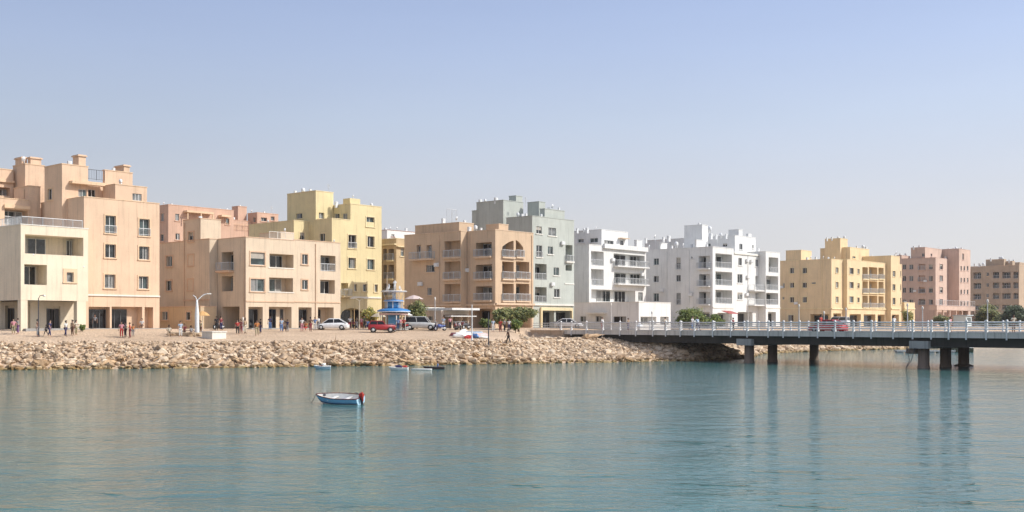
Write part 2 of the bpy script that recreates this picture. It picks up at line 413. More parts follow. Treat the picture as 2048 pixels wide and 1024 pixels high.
        m.quad((a0 + p, b0 + p, zr), (a1 - p, b0 + p, zr), (a1 - p, b1 - p, zr), (a0 + p, b1 - p, zr))
        for x0, x1, y0, y1 in ((a0 + p, a1 - p, b0 + p, b0 + p), (a0 + p, a1 - p, b1 - p, b1 - p), (a0 + p, a0 + p, b0 + p, b1 - p), (a1 - p, a1 - p, b0 + p, b1 - p)):
            m.quad((x0, y0, zr), (x1, y1, zr), (x1, y1, z1), (x0, y0, z1))
        for x0, x1, y0, y1 in ((a0, a1, b0, b0 + p), (a0, a1, b1 - p, b1), (a0, a0 + p, b0 + p, b1 - p), (a1 - p, a1, b0 + p, b1 - p)):
            m.quad((x0, y0, z1), (x1, y0, z1), (x1, y1, z1), (x0, y1, z1))
        w = m.build('wall', s.mat, s.bld.e)
        if s.coping:
            c = MB(); g = .05; zc = z1 + .004
            u0, u1 = s.cu or (a0 - g, a1 + g)
            c.box(u0, u1, b0 - g, b0 + p + .02, zc, zc + .1)
            v0, v1 = s.cv or (b0 + p + .025, b1 + g)
            c.box(a0 - g, a0 + p + .02, v0, v1, zc, zc + .1)
            if not s.cu: c.box(a1 - p, a1 + g, b0 + p + .03, b1 + g, zc - .001, zc + .099)
            c.build('coping', s.bld.cop, w)
SUN_E, SKY_E, EXPO, AIR, DUST, OZ = 2.0, .13, .98, 1.0, 2.0, 2.0
SKYR = ((0.0, (.71, .68, .665)), (1.0, (.46, .50, .62)), (.09, (.655, .65, .685)), (.18, (.54, .61, .75)), (.24, (.46, .55, .765)), (.28, (.41, .505, .745)), (.5, (.58, .56, .59)))
HAZE = .00015
# ================================================================ the buildings, left to right
Z1 = (0, 290, 5.391); Z2 = (0, 430, 4.097); Z3 = (310, 370, 3.3026); Z4 = (490, 360, 5.121); Z5 = (660, 540, 6.827)
Z6 = (750, 380, 3.656); Z7 = (1130, 430, 4.267); Z8 = (1540, 460, 4.0315)
S_ORANGE = stucco('stucco_apricot', (.74, .53, .37)); S_CREAM = stucco('stucco_cream', (.82, .70, .53))
S_PEACH = stucco('stucco_peach', (.71, .57, .42)); S_CORAL = stucco('stucco_coral', (.62, .41, .30))
S_YELLOW = stucco('stucco_yellow', (.74, .62, .36)); S_TAN = stucco('stucco_tan', (.60, .45, .27))
S_BROWN = stucco('stucco_brown', (.64, .47, .32)); S_GREEN = stucco('stucco_greygreen', (.49, .51, .46))
S_WHITE = stucco('stucco_white', (.76, .75, .72), .14); S_GOLD = stucco('stucco_gold', (.78, .60, .37))
S_PINK = stucco('stucco_pink', (.64, .47, .38)); S_BEIGE = stucco('stucco_beige', (.48, .37, .27))
T_OR = stucco('trim_apricot', (.78, .56, .37)); T_YE = stucco('trim_yellow', (.82, .68, .42)); T_PE = stucco('trim_peach', (.72, .50, .34))
T_BR = stucco('trim_brown', (.72, .54, .38))

# ---- 1 apricot block
O = Bld('tall apricot apartment block with stepped terraces and square chimneys, beside the cream block', 168, 129, S_ORANGE, Z2, T_OR)
def z(b, q): b.zf = q
z(O, (0, 0, 1))
M = O.blk(82, 168, 319, 394, cu=None); bM = M.b1
z(O, Z2)
for x0, x1, y0, y1, j in ((862, 948, 5, 150, 1), (1140, 1225, 33, 172, 1), (860, 948, 240, 350, 0), (1138, 1222, 258, 365, 0), (856, 945, 487, 600, 0), (1135, 1215, 502, 605, 0)):
    M.win('U', x0, x1, y0, y1, 1, .28, 1, jul=bool(j))
M.band('U', 715, 1310, 655, 667, .14, M_TRIMW)
M.shop('U', 727, 900, 752, depth=.9); M.shop('U', 915, 1165, 752, depth=1.2, parts=((0, .47),)); M.shop('U', 1185, 1255, 755, depth=1.2, parts=())
z(O, Z1)
M.win('V', 685, 715, 760, 850, 0, .2, 0)
k = O.blk(480, 668, 950, 205, b0=4); k.win('V', 518, 566, 470, 590, 1, .2, 1)
k = O.blk(None, 940, 1125, 400, b0=4.3, depth=6); k.win('U', 950, 1030, 480, 560, 0, .15, 1)
k2 = O.blocks[-2]; k2.win('U', 845, 935, 478, 560, 0, .15, 1)
h = k2.rect('U', 745, 945, 395, 425); O.box('canopy', k2.a0 + h[0], O.A(1110, 4), 3.2, 3.99, h[2], h[2] + .3, T_OR)
O.railing([(O.A(950, 4.5), 4.5), (O.A(1128, 4.5), 4.5)], 1.25, O.H(380, O.A(1040, 4.5), 4.5), mat=M_DARK, gap=.2)
O.blk(1108, 1130, 1430, 272, b0=5.2)
k = O.blk(1110, 1243, 1585, 425, b0=.9, z0=M.z1 - 1); k.win('U', 1428, 1528, 525, 602, 0, .15, 2)
O.blk(140, 270, 480, 205, b0=bM + 2.5)
O.blk(-400, -350, 145, 222, b0=bM + 5.0)
k8 = O.blk(150, 310, 435, 443, b0=bM - .6, z0=4)
k9 = O.blk(None, -200, 312, 555, b0=bM - .9, depth=4, z0=4)
k9.log('U', 50, 335, 700, 866, 1.3, rail=True, doors=((.03, .72),), dh=2.3)
k9.band('U', 48, 360, 655, 690, .35, T_OR, 'canopy')
k7 = O.blocks[-3]
k7.log('U', -60, 110, 455, 545, 1.0, rail=False, doors=((.2, .8),), dh=1.6)
k7.band('U', -60, 140, 380, 402, .3, T_OR, 'canopy')
O.chimney(785, 848, 925, 100, 5.5, h=2.6); O.chimney(1240, 1335, 1398, 210, 7, h=2.2); O.chimney(300, 330, 445, 125, bM + 4, h=2.4)
O.chimney(165, 235, 290, 125, bM + 5, h=2.6)
O.clutter(262, 190, bM + 4.2, 'dish', .9); O.clutter(750, 205, 5, 'ac', .7); O.clutter(1300, 405, 1.6, 'tank', .5); O.clutter(1225, 268, 7, 'ac', .5); O.clutter(350, 425, bM, 'dish', .7)
# ---- cream block in front
b0c = -2.2
z(O, Z2)
ac = O.A(170, b0c)
Cw = (O.C[0] + ac * O.u[0] + b0c * O.v[0], O.C[1] + ac * O.u[1] + b0c * O.v[1])
K = Bld('low cream white block with deep balconies over a shaded arcade, leftmost in the photo', 0, 0, S_CREAM, Z2, M_TRIMW, C=Cw)
up = K.blk(-400, 170, 722, 78, b0=0, yB=697)
up.log('U', 205, 683, 172, 326, 2.6, rail=False, doors=((.0, .33), (.70, .80)), dh=1.9)
up.log('U', 199, 384, 406, 572, 2.2, rail=False, doors=((.0, .47), (.6, .85)), dh=2.2)
up.win('U', 545, 602, 470, 550, 1, .3, 0, tmat=T_OR, tw=.42)
zt = up.z0
lo = K.raw(2.6, up.a1 - .03, 3.2, up.b1, -1, zt - .01, coping=False)
for q in (lo,):
    q.shop('U', 195, 216, 742, depth=.3, parts=((.0, 1),)); q.shop('U', 380, 495, 748, depth=.3, parts=((.02, .55), (.6, .98))); q.shop('U', 620, 660, 752, depth=.3, parts=((0, 1),))
    q.shop('V', 42, 118, 742, depth=.4, parts=((.0, 1),))
for a, b, w in ((.02, .02, .75), (up.a1 - 1.35, .02, 1.1), (.02, 6.5, .75), (.02, 13, .75)):
    K.box('column', a, a + w, b, b + .75, -1, zt - .003, S_CREAM)
K.box('paving_step', .3, up.a1 - .1, -.6, 3.1, -1, .1, M_CONC)
K.railing([(up.a0 + .3, up.b1 - 1), (up.a0 + .3, .35), (up.a1 - .5, .35)], .95, up.z1)
for x, y in ((690, 423), (280, 325)): K.clutter(x, y + 20, .1, 'dish', .45)
O.box('paving_step', .0, M.a1 + .6, -1.6, -.01, -1, .09, M_CONC); k8.pipe('V', 200)
O.done(); K.done()

# ---- 2 peach block
P = Bld('peach apartment block with corner balconies above open ground floor bays', 491.6, 138, S_PEACH, Z3, T_PE)
p1 = P.blk(405, 600, 920, 345)
p2 = P.blk(None, 920, 1225, 363, b0=.25, depth=9)
bP = p1.b1
aP = P.A(360, bP - .3)
p3 = P.blk(185, 360, 412, 357, b0=bP - .3)
p4 = P.raw(p3.a0 + .02, P.A(435, P.B(300, p3.a0)), P.B(300, p3.a0), p3.b1 + .03, -1, P.H(222, p3.a0, P.B(300, p3.a0)))
p5 = P.raw(p3.a0 + .15, p3.a0 + 8, p3.b1 + .05, P.B(0, p3.a0), -1, P.H(374, p3.a0, p3.b1))
p5.win('V', 74, 116, 470, 538, 1, .22); p5.win('V', 74, 112, 632, 698, 1, .22)
for k in (p4,): k.win('V', 220, 256, 462, 532, 1, .22); k.win('V', 218, 252, 624, 695, 1, .22); k.win('V', 222, 256, 312, 374, 1, .22)
p1.log('V', 440, 518, 442, 566, 1.5, slab=.9, doors=((.1, .8),))
p1.log('V', 440, 516, 602, 702, 1.5, rail=False, doors=((.1, .8),))
p1.shop('V', 440, 558, 803, depth=3.5, parts=((.3, .8),))
p1.win('U', 630, 724, 445, 528, 1, .15, 0, pane=M_GL[1]); p1.win('U', 630, 722, 620, 703, 1, .15, 1, pane=M_GL[1])
p1.log('U', 756, 915, 457, 545, 1.6, rail=False, doors=((.0, .5),), dh=1.9); p1.log('U', 754, 912, 613, 705, 1.6, rail=False, doors=((.0, .48),), dh=1.9)
for y in (547, 707): p1.band('U', 752, 914, y, y + 5, .06, M_TRIMW)
p1.band('U', 603, 915, 766, 774, .08, T_PE); p2.band('U', 925, 1222, 770, 778, .08, T_PE)
p1.shop('U', 617, 712, 805, parts=((.0, .85),)); p1.shop('U', 752, 902, 805, depth=1.3, parts=((.0, .28), (.48, .6)))
p2.win('U', 970, 1008, 458, 524, 1, .15, 1); p2.win('U', 970, 1008, 627, 690, 1, .15, 1)
p2.log('U', 1093, 1192, 466, 570, 1.3, doors=((.0, .75),), dh=2.1); p2.log('U', 1091, 1188, 627, 718, 1.3, rail=False, doors=((.0, .8),), dh=1.9)
p2.shop('U', 948, 1034, 808, parts=((.0, .95),)); p2.shop('U', 1076, 1180, 808, depth=1.8, parts=((.0, .12),))
p3.band('V', 190, 358, 755, 764, .08, T_PE)
an = P.raw(p3.a0 - 2.2, p3.a0 + .14, P.B(300, p3.a0 - 2.2), P.B(-40, p3.a0 - 2.2), -1, P.H(808, p3.a0 - 2.2, p3.b1), mat=stucco('stucco_sand', (.66, .50, .32)))
an.win('V', 45, 86, 836, 892, 1, .15, 1); an.win('V', 207, 236, 838, 892, 1, .15, 0)
p3.shop('V', 305, 340, 805, depth=.5, parts=((0, 1),))
pr = P.blk(690, 830, 915, 312, b0=2.5, z0=p1.z1 - 1)
P.railing([(P.A(755, .3), .3), (P.A(916, .3), .3)], .95, p1.z1 + .05, mat=M_TRIMW, gap=.2)
P.box('paving_step', -.2, p2.a1, -1.5, -.01, -1, .08, M_CONC); p2.pipe('U', 1060); p4.pipe('V', 195); p1.pipe('V', 590)
P.clutter(1185, 380, 2, 'dish', .5); P.clutter(300, 222, p4.b0 + 2, 'ac', .6); P.clutter(860, 310, 4, 'dish', .6)
P.done()

# ---- 3 coral block behind
Q = Bld('long coral red block with roof terraces seen behind the peach block', 336.6, 196, S_CORAL, Z3, stucco('trim_coral', (.70, .45, .32)))
q1 = Q.blk(-20, 88, 520, 130); q1b = Q.blk(None, 515, 700, 232, b0=.4, depth=8)
q2 = Q.blk(508, 548, 606, 141, b0=2.0, z0=6); q3 = Q.blk(612, 675, 815, 183, b0=-1.2)
q1.win('U', 134, 160, 190, 236, 0, .2, 1); q1.win('U', 136, 164, 320, 362, 0, .2, 1); q1.win('V', 38, 60, 186, 240, 1, .2, 1); q1.win('V', 36, 60, 325, 370, 1, .2, 1)
q1.win('U', 466, 490, 220, 262, 1, .2, 1); q1.win('U', 360, 390, 225, 262, 0, .2, 1); q3.win('V', 648, 664, 214, 245, 0, .2, 0); q3.win('U', 765, 790, 208, 235, 0, .3, 1); q3.win('U', 700, 740, 215, 240, 0, .3, 1)
Q.box('canopy', Q.A(208, -1), Q.A(385, -1), -1.2, -.02, Q.H(190, Q.A(290), 0), Q.H(178, Q.A(290), 0), T_OR)
for x in (212, 300, 378): Q.box('canopy_post', Q.A(x, -1), Q.A(x, -1) + .18, -1.15, -.97, Q.H(235, Q.A(x), 0), Q.H(190, Q.A(x), 0) - .01, T_OR)
Q.box('canopy', Q.A(437, -1), Q.A(500, -1), -1.2, -.02, Q.H(215, Q.A(470), 0), Q.H(203, Q.A(470), 0), T_OR)
for x, y, k, sz in ((770, 183, 'ant', 1), (560, 141, 'ac', .5), (480, 178, 'dish', .8), (640, 182, 'dish', .6), (430, 165, 'ac', .5), (60, 128, 'dish', .5), (110, 130, 'ac', .5), (720, 183, 'ac', .5), (585, 230, 'ac', .7), (520, 230, 'tank', .6)): Q.clutter(x, y, 1 if x < 500 else 2.2, k, sz)
Q.railing([(Q.A(438, 0), .1), (Q.A(700, 0), .1)], 1.0, Q.H(294, Q.A(560), 0), mat=T_OR, gap=.3)
Q.done()

# ---- 4 yellow block
Y = Bld('pale yellow stepped apartment block with trimmed windows and a square roof tower', 663.8, 168, S_YELLOW, Z4, T_YE)
y1 = Y.blk(700, 890, 1400, 395); y1.cu = (y1.a0 - .05, Y.A(1079))
y2 = Y.raw(Y.A(1080), y1.a1 - .02, .0, Y.B(865, Y.A(1080)), y1.z1 + .002, Y.H(245, Y.A(1080), 0))
y3 = Y.blk(432, 725, 905, 111, b0=4.0)
y4 = Y.blk(40, 500, 690, 415, b0=Y.B(655, y3.a0))
y3.win('V', 522, 586, 342, 396, 0, .25, 1); y3.win('U', 757, 812, 334, 396, 0, .3, 1); y2.win('V', 917, 968, 345, 392, 0, .2, 1); y2.win('V', 1002, 1048, 342, 402, 0, .2, 1)
y4.win('U', 562, 610, 538, 612, 1, .2, 1); y1.win('V', 768, 824, 548, 626, 1, .2, 1)
y2.win('U', 1242, 1324, 380, 478, 1, .3, 1)
for r, j in (((1057, 1138, 562, 700), 1), ((1252, 1324, 577, 686), 0), ((1057, 1134, 797, 905), 0), ((1250, 1325, 812, 918), 0)): y1.win('U', *r, 1, .3, 1, jul=bool(j))
z(Y, Z5)
for r in ((328, 366, 192, 288), (446, 500, 196, 292), (605, 650, 198, 300)): y1.win('U', *r, 1, .25, 1)
y1.log('U', 152, 248, 178, 352, 1.0, slab=.9, doors=((.1, .9),), dh=2.6)
y1.band('U', 120, 690, 362, 384, .14, M_TRIMW)
y1.shop('U', 130, 470, 520, arch=.5, depth=1.4, parts=((.0, .4), (.5, .75))); y1.shop('U', 500, 640, 540, arch=.5, depth=1.4, parts=((.0, .9),))
z(Y, Z4)
Y.chimney(1005, 1075, 1180, 185, 3, h=1.8, cap=False)
for x, y, b, k, sz in ((515, 130, 5.5, 'ac', .6), (595, 122, 6, 'tank', .75), (670, 115, 6, 'ac', .6), (855, 118, 5, 'ant', .9), (1295, 266, 1.2, 'tank', .55), (935, 245, 3, 'ac', .7), (240, 440, y4.b0 + 2, 'dish', .6), (1110, 180, 4, 'dish', .5)): Y.clutter(x, y, b, k, sz)
Y.done()

# ---- 5 tan block set back, and a white house far behind it
T = Bld('narrow ochre block set back in the gap between the yellow and brown blocks', 793, 176, S_TAN, Z4, T_YE)
t1 = T.blk(1300, 1550, 1700, 600)
for y0, y1_ in ((705, 820), (868, 1010), (1060, 1180)): t1.log('V', 1415, 1452, y0, y1_, 1.2, doors=((.1, .9),)); t1.log('V', 1470, 1525, y0, y1_, 1.2, slab=.4, doors=((.1, .9),))
t1.band('V', 1400, 1548, 655, 670, .4, T_YE); t1.band('U', 1552, 1690, 680, 690, .4, T_YE); t1.win('U', 1595, 1630, 700, 780, 0)
T.done()
Wb = Bld('far white house with a red brown roof edge, peeping over the ochre block', 774, 236, S_WHITE, Z4, stucco('roof_edge_red', (.40, .20, .14)), coping=stucco('roof_edge_red', (.4, .2, .14)))
w = Wb.blk(1380, 1455, 1800, 512); w.win('U', 1500, 1530, 555, 580)
for x, k in ((1440, 'ac'), (1490, 'dish'), (1560, 'dish'), (1650, 'ac')): Wb.clutter(x, 512, 1, k, .8)
Wb.done()

# ---- 6 brown block
Nn = Bld('sandy brown apartment block with stacked corner balconies and an arched top balcony', 990.7, 158, S_BROWN, Z6, T_BR)
n1 = Nn.blk(660, 880, 1158, 291)
bN = n1.b1; n2 = Nn.blk(215, 628, 672, 302, b0=bN - .4)
for f, rs in (('n2', ((508, 624, 372, 490), (508, 626, 522, 650), (508, 625, 687, 815))),):
    for r in rs: n2.log('V', *r, 1.6, slab=.35, doors=((.02, .3), (.42, .78)), dh=2.2)
n2.log('V', 305, 335, 402, 504, .5, rail=False, doors=((0, 1),)); n2.log('V', 378, 415, 402, 504, .5, rail=False, doors=((0, 1),))
m_ = n2.rect('V', 276, 438, 455, 504); fb = MB(); n2.V.box(fb, m_[0], m_[1], .003, .9, m_[2] - .25, m_[2]); fo = fb.build('balcony', T_BR, Nn.e)
Nn.railing([n2.V.P(m_[0] + .05, .05, 0)[:2], n2.V.P(m_[0] + .05, .85, 0)[:2], n2.V.P(m_[1] - .05, .85, 0)[:2], n2.V.P(m_[1] - .05, .05, 0)[:2]], 1.0, m_[2], name='balcony_railing', parent=fo)
n2.win('V', 372, 435, 548, 600, 0, .3, 1); n2.win('V', 382, 414, 714, 768, 0, .2, 0)
for r in ((737, 853, 383, 485), (737, 856, 545, 650), (737, 856, 704, 806)): n1.log('V', *r, 1.6, slab=.5, doors=((.1, .75),), dh=2.2)
n1.log('U', 930, 1014, 368, 490, 1.6, slab=.3, arch='l', doors=((.0, .45),)); n1.log('U', 1030, 1084, 368, 490, 1.6, slab=.3, arch='r', doors=((0, .5),))
for y0, y1_ in ((524, 650), (685, 810)):
    n1.log('U', 930, 1014, y0, y1_, 2.0, slab=.3, doors=((.02, .45),)); n1.log('U', 1031, 1128, y0, y1_, 2.0, slab=.3, doors=((.0, .3),))
n1.band('U', 884, 1155, 828, 842, .3); n1.band('V', 664, 878, 832, 846, .25); n2.band('V', 218, 626, 838, 850, .25)
n1.shop('V', 700, 860, 868, depth=2.5); n1.shop('U', 925, 1015, 868, depth=2.2); n1.shop('U', 1035, 1140, 868, depth=2.2); n2.shop('V', 500, 615, 870, depth=1.5)
n3 = Nn.blk(293, 615, 722, 238, b0=bN + 1.5, z0=8); n4 = Nn.blk(812, 905, 975, 250, b0=2.5, z0=8)
for x, y, b, k, sz in ((470, 292, bN + .8, 'dish', .7), (575, 290, bN + .6, 'dish', .7), (500, 228, bN + 4, 'ac', .8), (600, 226, bN + 3, 'dish', .8), (690, 290, 1.5, 'ac', .8), (735, 288, 1.2, 'tank', .7), (775, 290, 1, 'ac', .5), (430, 305, bN + 1, 'ac', .6), (655, 236, bN + 3, 'ac', .6)): Nn.clutter(x, y, b, k, sz)
n2.pipe('V', 470); n1.pipe('V', 690); n1.pipe('U', 1145); n2.unit('V', 470, 560); n2.unit('V', 350, 700); n1.unit('V', 690, 600)
Nn.done()

# ---- 7 grey green block
G = Bld('grey green apartment block with plain square windows, rising behind the brown block', 1064.6, 177, S_GREEN, Z6, M_TRIMW, coping=S_GREEN)
g1 = G.blk(960, 1150, 1456, 190); g1a = G.blk(1205, 1241, 1386, 138, b0=.6, z0=9)
g2 = G.blk(742, 938, 1084, 75, b0=6, z0=6); G.blk(980, 1031, 1078, 43, b0=7.2, z0=10); G.blk(709, 760, 800, 150, b0=g2.b1 - 2, z0=6)
G.blk(1115, 1199, 1245, 86, b0=3, z0=9)
for r in ((1180, 1220, 266, 320), (1268, 1324, 276, 335), (1264, 1302, 413, 470), (1306, 1346, 566, 625), (1310, 1350, 723, 785)): g1.win('U', *r, 0, .18, 1)
g1.win('U', 1180, 1222, 405, 492, 0, .18, 1, jul=True)
g1.log('U', 1170, 1255, 540, 655, 1.5, doors=((.0, .5),)); g1.log('U', 1170, 1255, 710, 820, 1.5, doors=((0, .5),)); g1.log('U', 1393, 1444, 402, 522, 1.2, slab=.4, doors=((.1, .9),)); g1.log('U', 1393, 1440, 548, 590, 1.2, rail=False, doors=((.1, .9),))
g1.band('U', 1165, 1450, 834, 846, .25); g1.band('U', 1390, 1452, 683, 690, .1)
g1.shop('U', 1214, 1310, 880, parts=((.02, .95),)); g1.shop('U', 1322, 1425, 884, parts=((.02, .95),)); 
m_ = g1.rect('U', 1205, 1436, 860, 882); fb = MB(); g1.U.box(fb, m_[0], m_[1], .003, .35, m_[2], m_[3]); g1.U.box(fb, m_[0], m_[0] + .3, .003, .35, -1, m_[2]); g1.U.box(fb, m_[1] - .3, m_[1], .003, .35, -1, m_[2]); fb.build('shop_surround', T_YE, G.e)
for x, y, b, k, sz in ((770, 88, 8, 'ac', .8), (885, 76, 8, 'ac', .9), (805, 84, 9, 'tank', .5), (1045, 188, 1.5, 'tank', .6), (1075, 188, 2, 'ac', .6), (1105, 186, 2, 'ac', .6), (1300, 138, 1.5, 'dish', .9), (1270, 138, 2, 'ac', .5), (1215, 190, 1, 'ac', .6), (1100, 100, 4, 'ant', .8), (1345, 140, 1.5, 'ac', .5)): G.clutter(x, y, b, k, sz)
G.railing([(G.A(672, 9), g2.b1 + 1), (G.A(745, 9), g2.b1 + 1)], 2.4, G.H(235, G.A(700, 9), 9), gap=.3, mat=M_METAL, name='roof_trellis')
g1.unit('U', 1355, 400); g1.unit('U', 1280, 700)
G.done()

# ---- 8 white block
W = Bld('white apartment block with long jutting balconies and a rooftop penthouse, beside the grey green block', 1178, 190, S_WHITE, Z7, S_WHITE)
w1 = W.blk(30, 205, 692, 253)
for r in ((222, 330, 310, 430), (222, 330, 462, 600)): w1.log('U', *r, 1.8, doors=((.25, .95),))
for r in ((415, 680, 338, 440), (420, 680, 495, 590)): w1.log('U', *r, 1.2, slab=1.0, doors=((.02, .35), (.5, .85)))
w1.log('U', 225, 600, 640, 742, 1.6, rail=False, doors=((.1, .4), (.5, .75), (.9, .98))); w1.win('U', 625, 665, 660, 735)
w3 = W.blk(20, 312, 536, 125, b0=3.5, z0=8)
w3.win('V', 213, 280, 197, 235, 0, .15, 1); w3.win('V', 110, 160, 205, 235, 0, .15, 1); w3.win('U', 335, 415, 217, 255, 0, .2, 2); w3.win('U', 470, 500, 215, 260)
m_ = w3.rect('U', 452, 518, 190, 205); fb = MB(); w3.U.box(fb, m_[0], m_[1], .003, 1.0, m_[2], m_[2] + .15); fb.build('canopy', T_BR, W.e)
w1.band('U', 325, 690, 262, 300, .5, S_WHITE, 'parapet')
for x, y, b, k, sz in ((190, 128, 6, 'ac', .8), (265, 124, 5, 'dish', .6), (105, 128, 6, 'ac', .6), (330, 262, 1.5, 'ac', .5), (160, 128, 6, 'tank', .4)): W.clutter(x, y, b, k, sz)
for x, y in ((390, 395), (640, 520)): w1.unit('U', x, y)
W.done()
# ---- low white annex
V = Bld('low single storey annex with white sunlit front, behind the left end of the bridge', 1277.6, 172, S_WHITE, Z7, M_TRIMW, name='shop_building', cat='shop')
v1 = V.blk(78, 630, 902, 745)
for r in ((128, 180, 864, 912), (262, 310, 862, 912), (412, 522, 864, 918)): v1.win('V', *r, 0, .2, 1, pane=M_GL[3])
v1.log('U', 645, 780, 868, 935, 1.2, rail=False, doors=((.0, .4), (.5, .95))); v1.log('U', 812, 885, 868, 935, 1.2, rail=False, doors=((.1, .9),))
m_ = v1.rect('V', 205, 360, 828, 842); fb = MB(); v1.V.box(fb, m_[0], m_[1], .003, .9, m_[2], m_[2] + .18); fb.build('canopy', M_TRIMW, V.e)
V.done()

# ---- 9 second white block
X = Bld('broad white apartment block with three tiers of corner balconies behind the green tree', 1425.3, 200, S_WHITE, Z7, S_WHITE)
x1 = X.blk(520, 1260, 1440, 272)
for r in ((755, 800, 370, 426), (755, 800, 520, 573), (755, 800, 668, 738), (948, 986, 512, 568)): x1.win('V', *r, 0, .25, 1)
for r in ((948, 986, 362, 462), (948, 988, 664, 765)): x1.win('V', *r, 0, .25, 1, jul=True)
x1.win('V', 1076, 1088, 355, 372, 0, .2, 0)
for r in ((1142, 1238, 350, 455), (1142, 1238, 505, 605), (1142, 1238, 655, 762)): x1.log('V', *r, 1.6, slab=.7, doors=((.0, .95),), dh=2.4)
for r in ((1284, 1425, 332, 450), (1284, 1426, 485, 600), (1284, 1426, 640, 755)): x1.log('U', *r, 2.0, doors=((.0, .3),), dh=2.2)
x2 = X.raw(x1.a1 + .02, X.A(1712, 1.6), 1.6, 12, -1, X.H(318, X.A(1440, 1.6), 1.6))
for r in ((1480, 1510, 366, 430), (1625, 1650, 380, 440), (1472, 1515, 505, 580), (1472, 1515, 662, 722)): x2.win('U', *r, 0, .15, 1)
for y in (375, 385): pass
x2.band('U', 1445, 1705, 332, 345, .2, M_TRIMW); x2.log('U', 1625, 1662, 522, 612, .8, rail=False); x2.log('U', 1625, 1662, 668, 760, .8, rail=False)
x3 = X.raw(X.A(1712, 0) + .05, X.A(1835, 0), 0, 12.1, -1, X.H(312, X.A(1712), 0))
for r in ((1738, 1820, 362, 490), (1705, 1820, 520, 640), (1705, 1820, 665, 765)): x3.log('U', *r, 1.8, doors=((.02, .3), (.5, .75)))
fb = MB()
for y in (640, 765):
    zz = X.H(y, X.A(1660), 0); fb.box(X.A(1618, .2), x3.a0 - .05, .2, 1.58, zz - .25, zz)
    X.railing([(X.A(1618, .2) + .05, 1.5), (X.A(1618, .2) + .05, .25), (x3.a0 - .1, .25)], 1.0, zz, name='balcony_railing')
fb.build('balcony', S_WHITE, X.e)
x1.band('U', 1264, 1438, 785, 797, .1, M_TRIMW); x3.band('U', 1715, 1832, 785, 797, .1, M_TRIMW)
x3.shop('U', 1732, 1800, 828); x2.shop('U', 1475, 1600, 828, depth=2, parts=((0, .5), (.6, .95))); x1.shop('U', 1300, 1425, 835, depth=2)
x1.shop('V', 1130, 1235, 830, depth=1.5)
x4 = X.blk(680, 1450, 1627, 175, b0=4, z0=8); x5 = X.blk(1018, 1170, 1220, 84, b0=6.5, z0=12)
x4.win('V', 1346, 1384, 242, 270, 0, .15, 1); x4.win('V', 1208, 1242, 243, 268, 0, .15, 1); x4.win('U', 1488, 1515, 246, 295, 0, .15, 1); x4.win('U', 1598, 1610, 255, 285, 0, .15, 0)
X.blk(1108, 1122, 1182, 212, b0=2.5, z0=10); X.blk(1395, 1482, 1515, 125, b0=5, z0=12)
X.chimney(1545, 1565, 1592, 158, 5.5, h=1.2, cap=False); X.blk(590, 612, 660, 216, b0=14, z0=8); X.blk(795, 815, 872, 240, b0=8, z0=9)
for x, y, b, k, sz in ((1145, 82, 8, 'ac', .7), (1245, 180, 5, 'ac', 1.0), (1235, 130, 7, 'tank', .9), (1290, 182, 5, 'ac', .7), (1330, 180, 5, 'tank', .7), (1375, 178, 5, 'ac', .7), (885, 200, 8, 'ac', 1), (770, 205, 10, 'dish', 1), (950, 262, 3, 'tank', .9), (1010, 270, 3, 'dish', .8), (1080, 268, 2, 'ac', .8), (720, 285, 6, 'dish', .8), (910, 278, 4, 'ac', .7), (1210, 268, 1.5, 'ac', .7), (1300, 268, 1.2, 'ant', 1), (1650, 300, 3, 'ac', .7), (840, 205, 9, 'ac', .7), (690, 215, 12, 'ac', .7)): X.clutter(x, y, b, k, sz)
for x, y in ((1540, 400), (1575, 405), (1545, 540), (1535, 690)): x2.unit('U', x, y)
for x, y in ((845, 655), (1090, 690)): x1.unit('V', x, y)
x1.pipe('V', 870); x1.pipe('V', 1060); x2.pipe('U', 1560)
X.done()

# ---- 10 gold block
E = Bld('golden yellow apartment block with triple bay balconies and stepped roof rooms', 1662.8, 245, S_GOLD, Z8, T_YE)
e1 = E.blk(50, 495, 588, 235)
for c0, c1 in ((161, 195), (263, 298)):
    for y0, y1_ in ((305, 349), (424, 465), (540, 584)): e1.win('V', c0, c1, y0, y1_, 1, .25, 1)
e1.win('V', 104, 118, 428, 468); e1.win('V', 100, 116, 540, 560); e1.win('V', 336, 368, 422, 434, 0, .2, 0); e1.win('V', 146, 190, 685, 735, 1, .2)
for y0, y1_ in ((302, 346), (419, 465), (537, 585)): e1.win('U', 529, 551, y0, y1_, 1, .2, 1)
a2 = E.A(588, 0) + .03; b2 = E.B(622, a2)
e2 = E.raw(a2, E.A(936, b2), b2, 12, -1, E.H(238, a2, b2))
for i, (y0, y1_) in enumerate(((300, 394), (414, 508), (530, 625))):
    e2.win('U', 640, 673, y0 + 5, y0 + 55, 1, .2, 1); e2.win('U', 704, 721, y0 + 14, y0 + 54, 1, .2, 0)
    e2.log('U', 745, 789, y0, y1_, 1.6, slab=.3, doors=((.0, .6),)); e2.log('U', 797, 866, y0, y1_, 1.6, slab=.3, doors=((.1, .7),)); e2.log('U', 874, 916, y0 + 4, y1_, 1.6, slab=.3, doors=((0, .6),))
a3 = e2.a1 + .03; b3 = E.B(975, a3)
e3 = E.raw(a3, E.A(1046, b3), b3, 12.2, -1, E.H(208, a3, b3)); e3b = E.raw(e3.a1 + .02, E.A(1066, b3), b3 + .1, 11, -1, E.H(278, e3.a1, b3))
for y0, y1_ in ((330, 376), (437, 486), (546, 600)): e3.win('U', 988, 1010, y0, y1_, 1, .2, 1); e3b.win('U', 1050, 1058, y0, y1_, 0, .2, 0)
for e, c0, c1 in ((e1, 497, 585), (e2, 622, 934), (e3, 977, 1044)): e.band('U', c0, c1, 630, 640, .2)
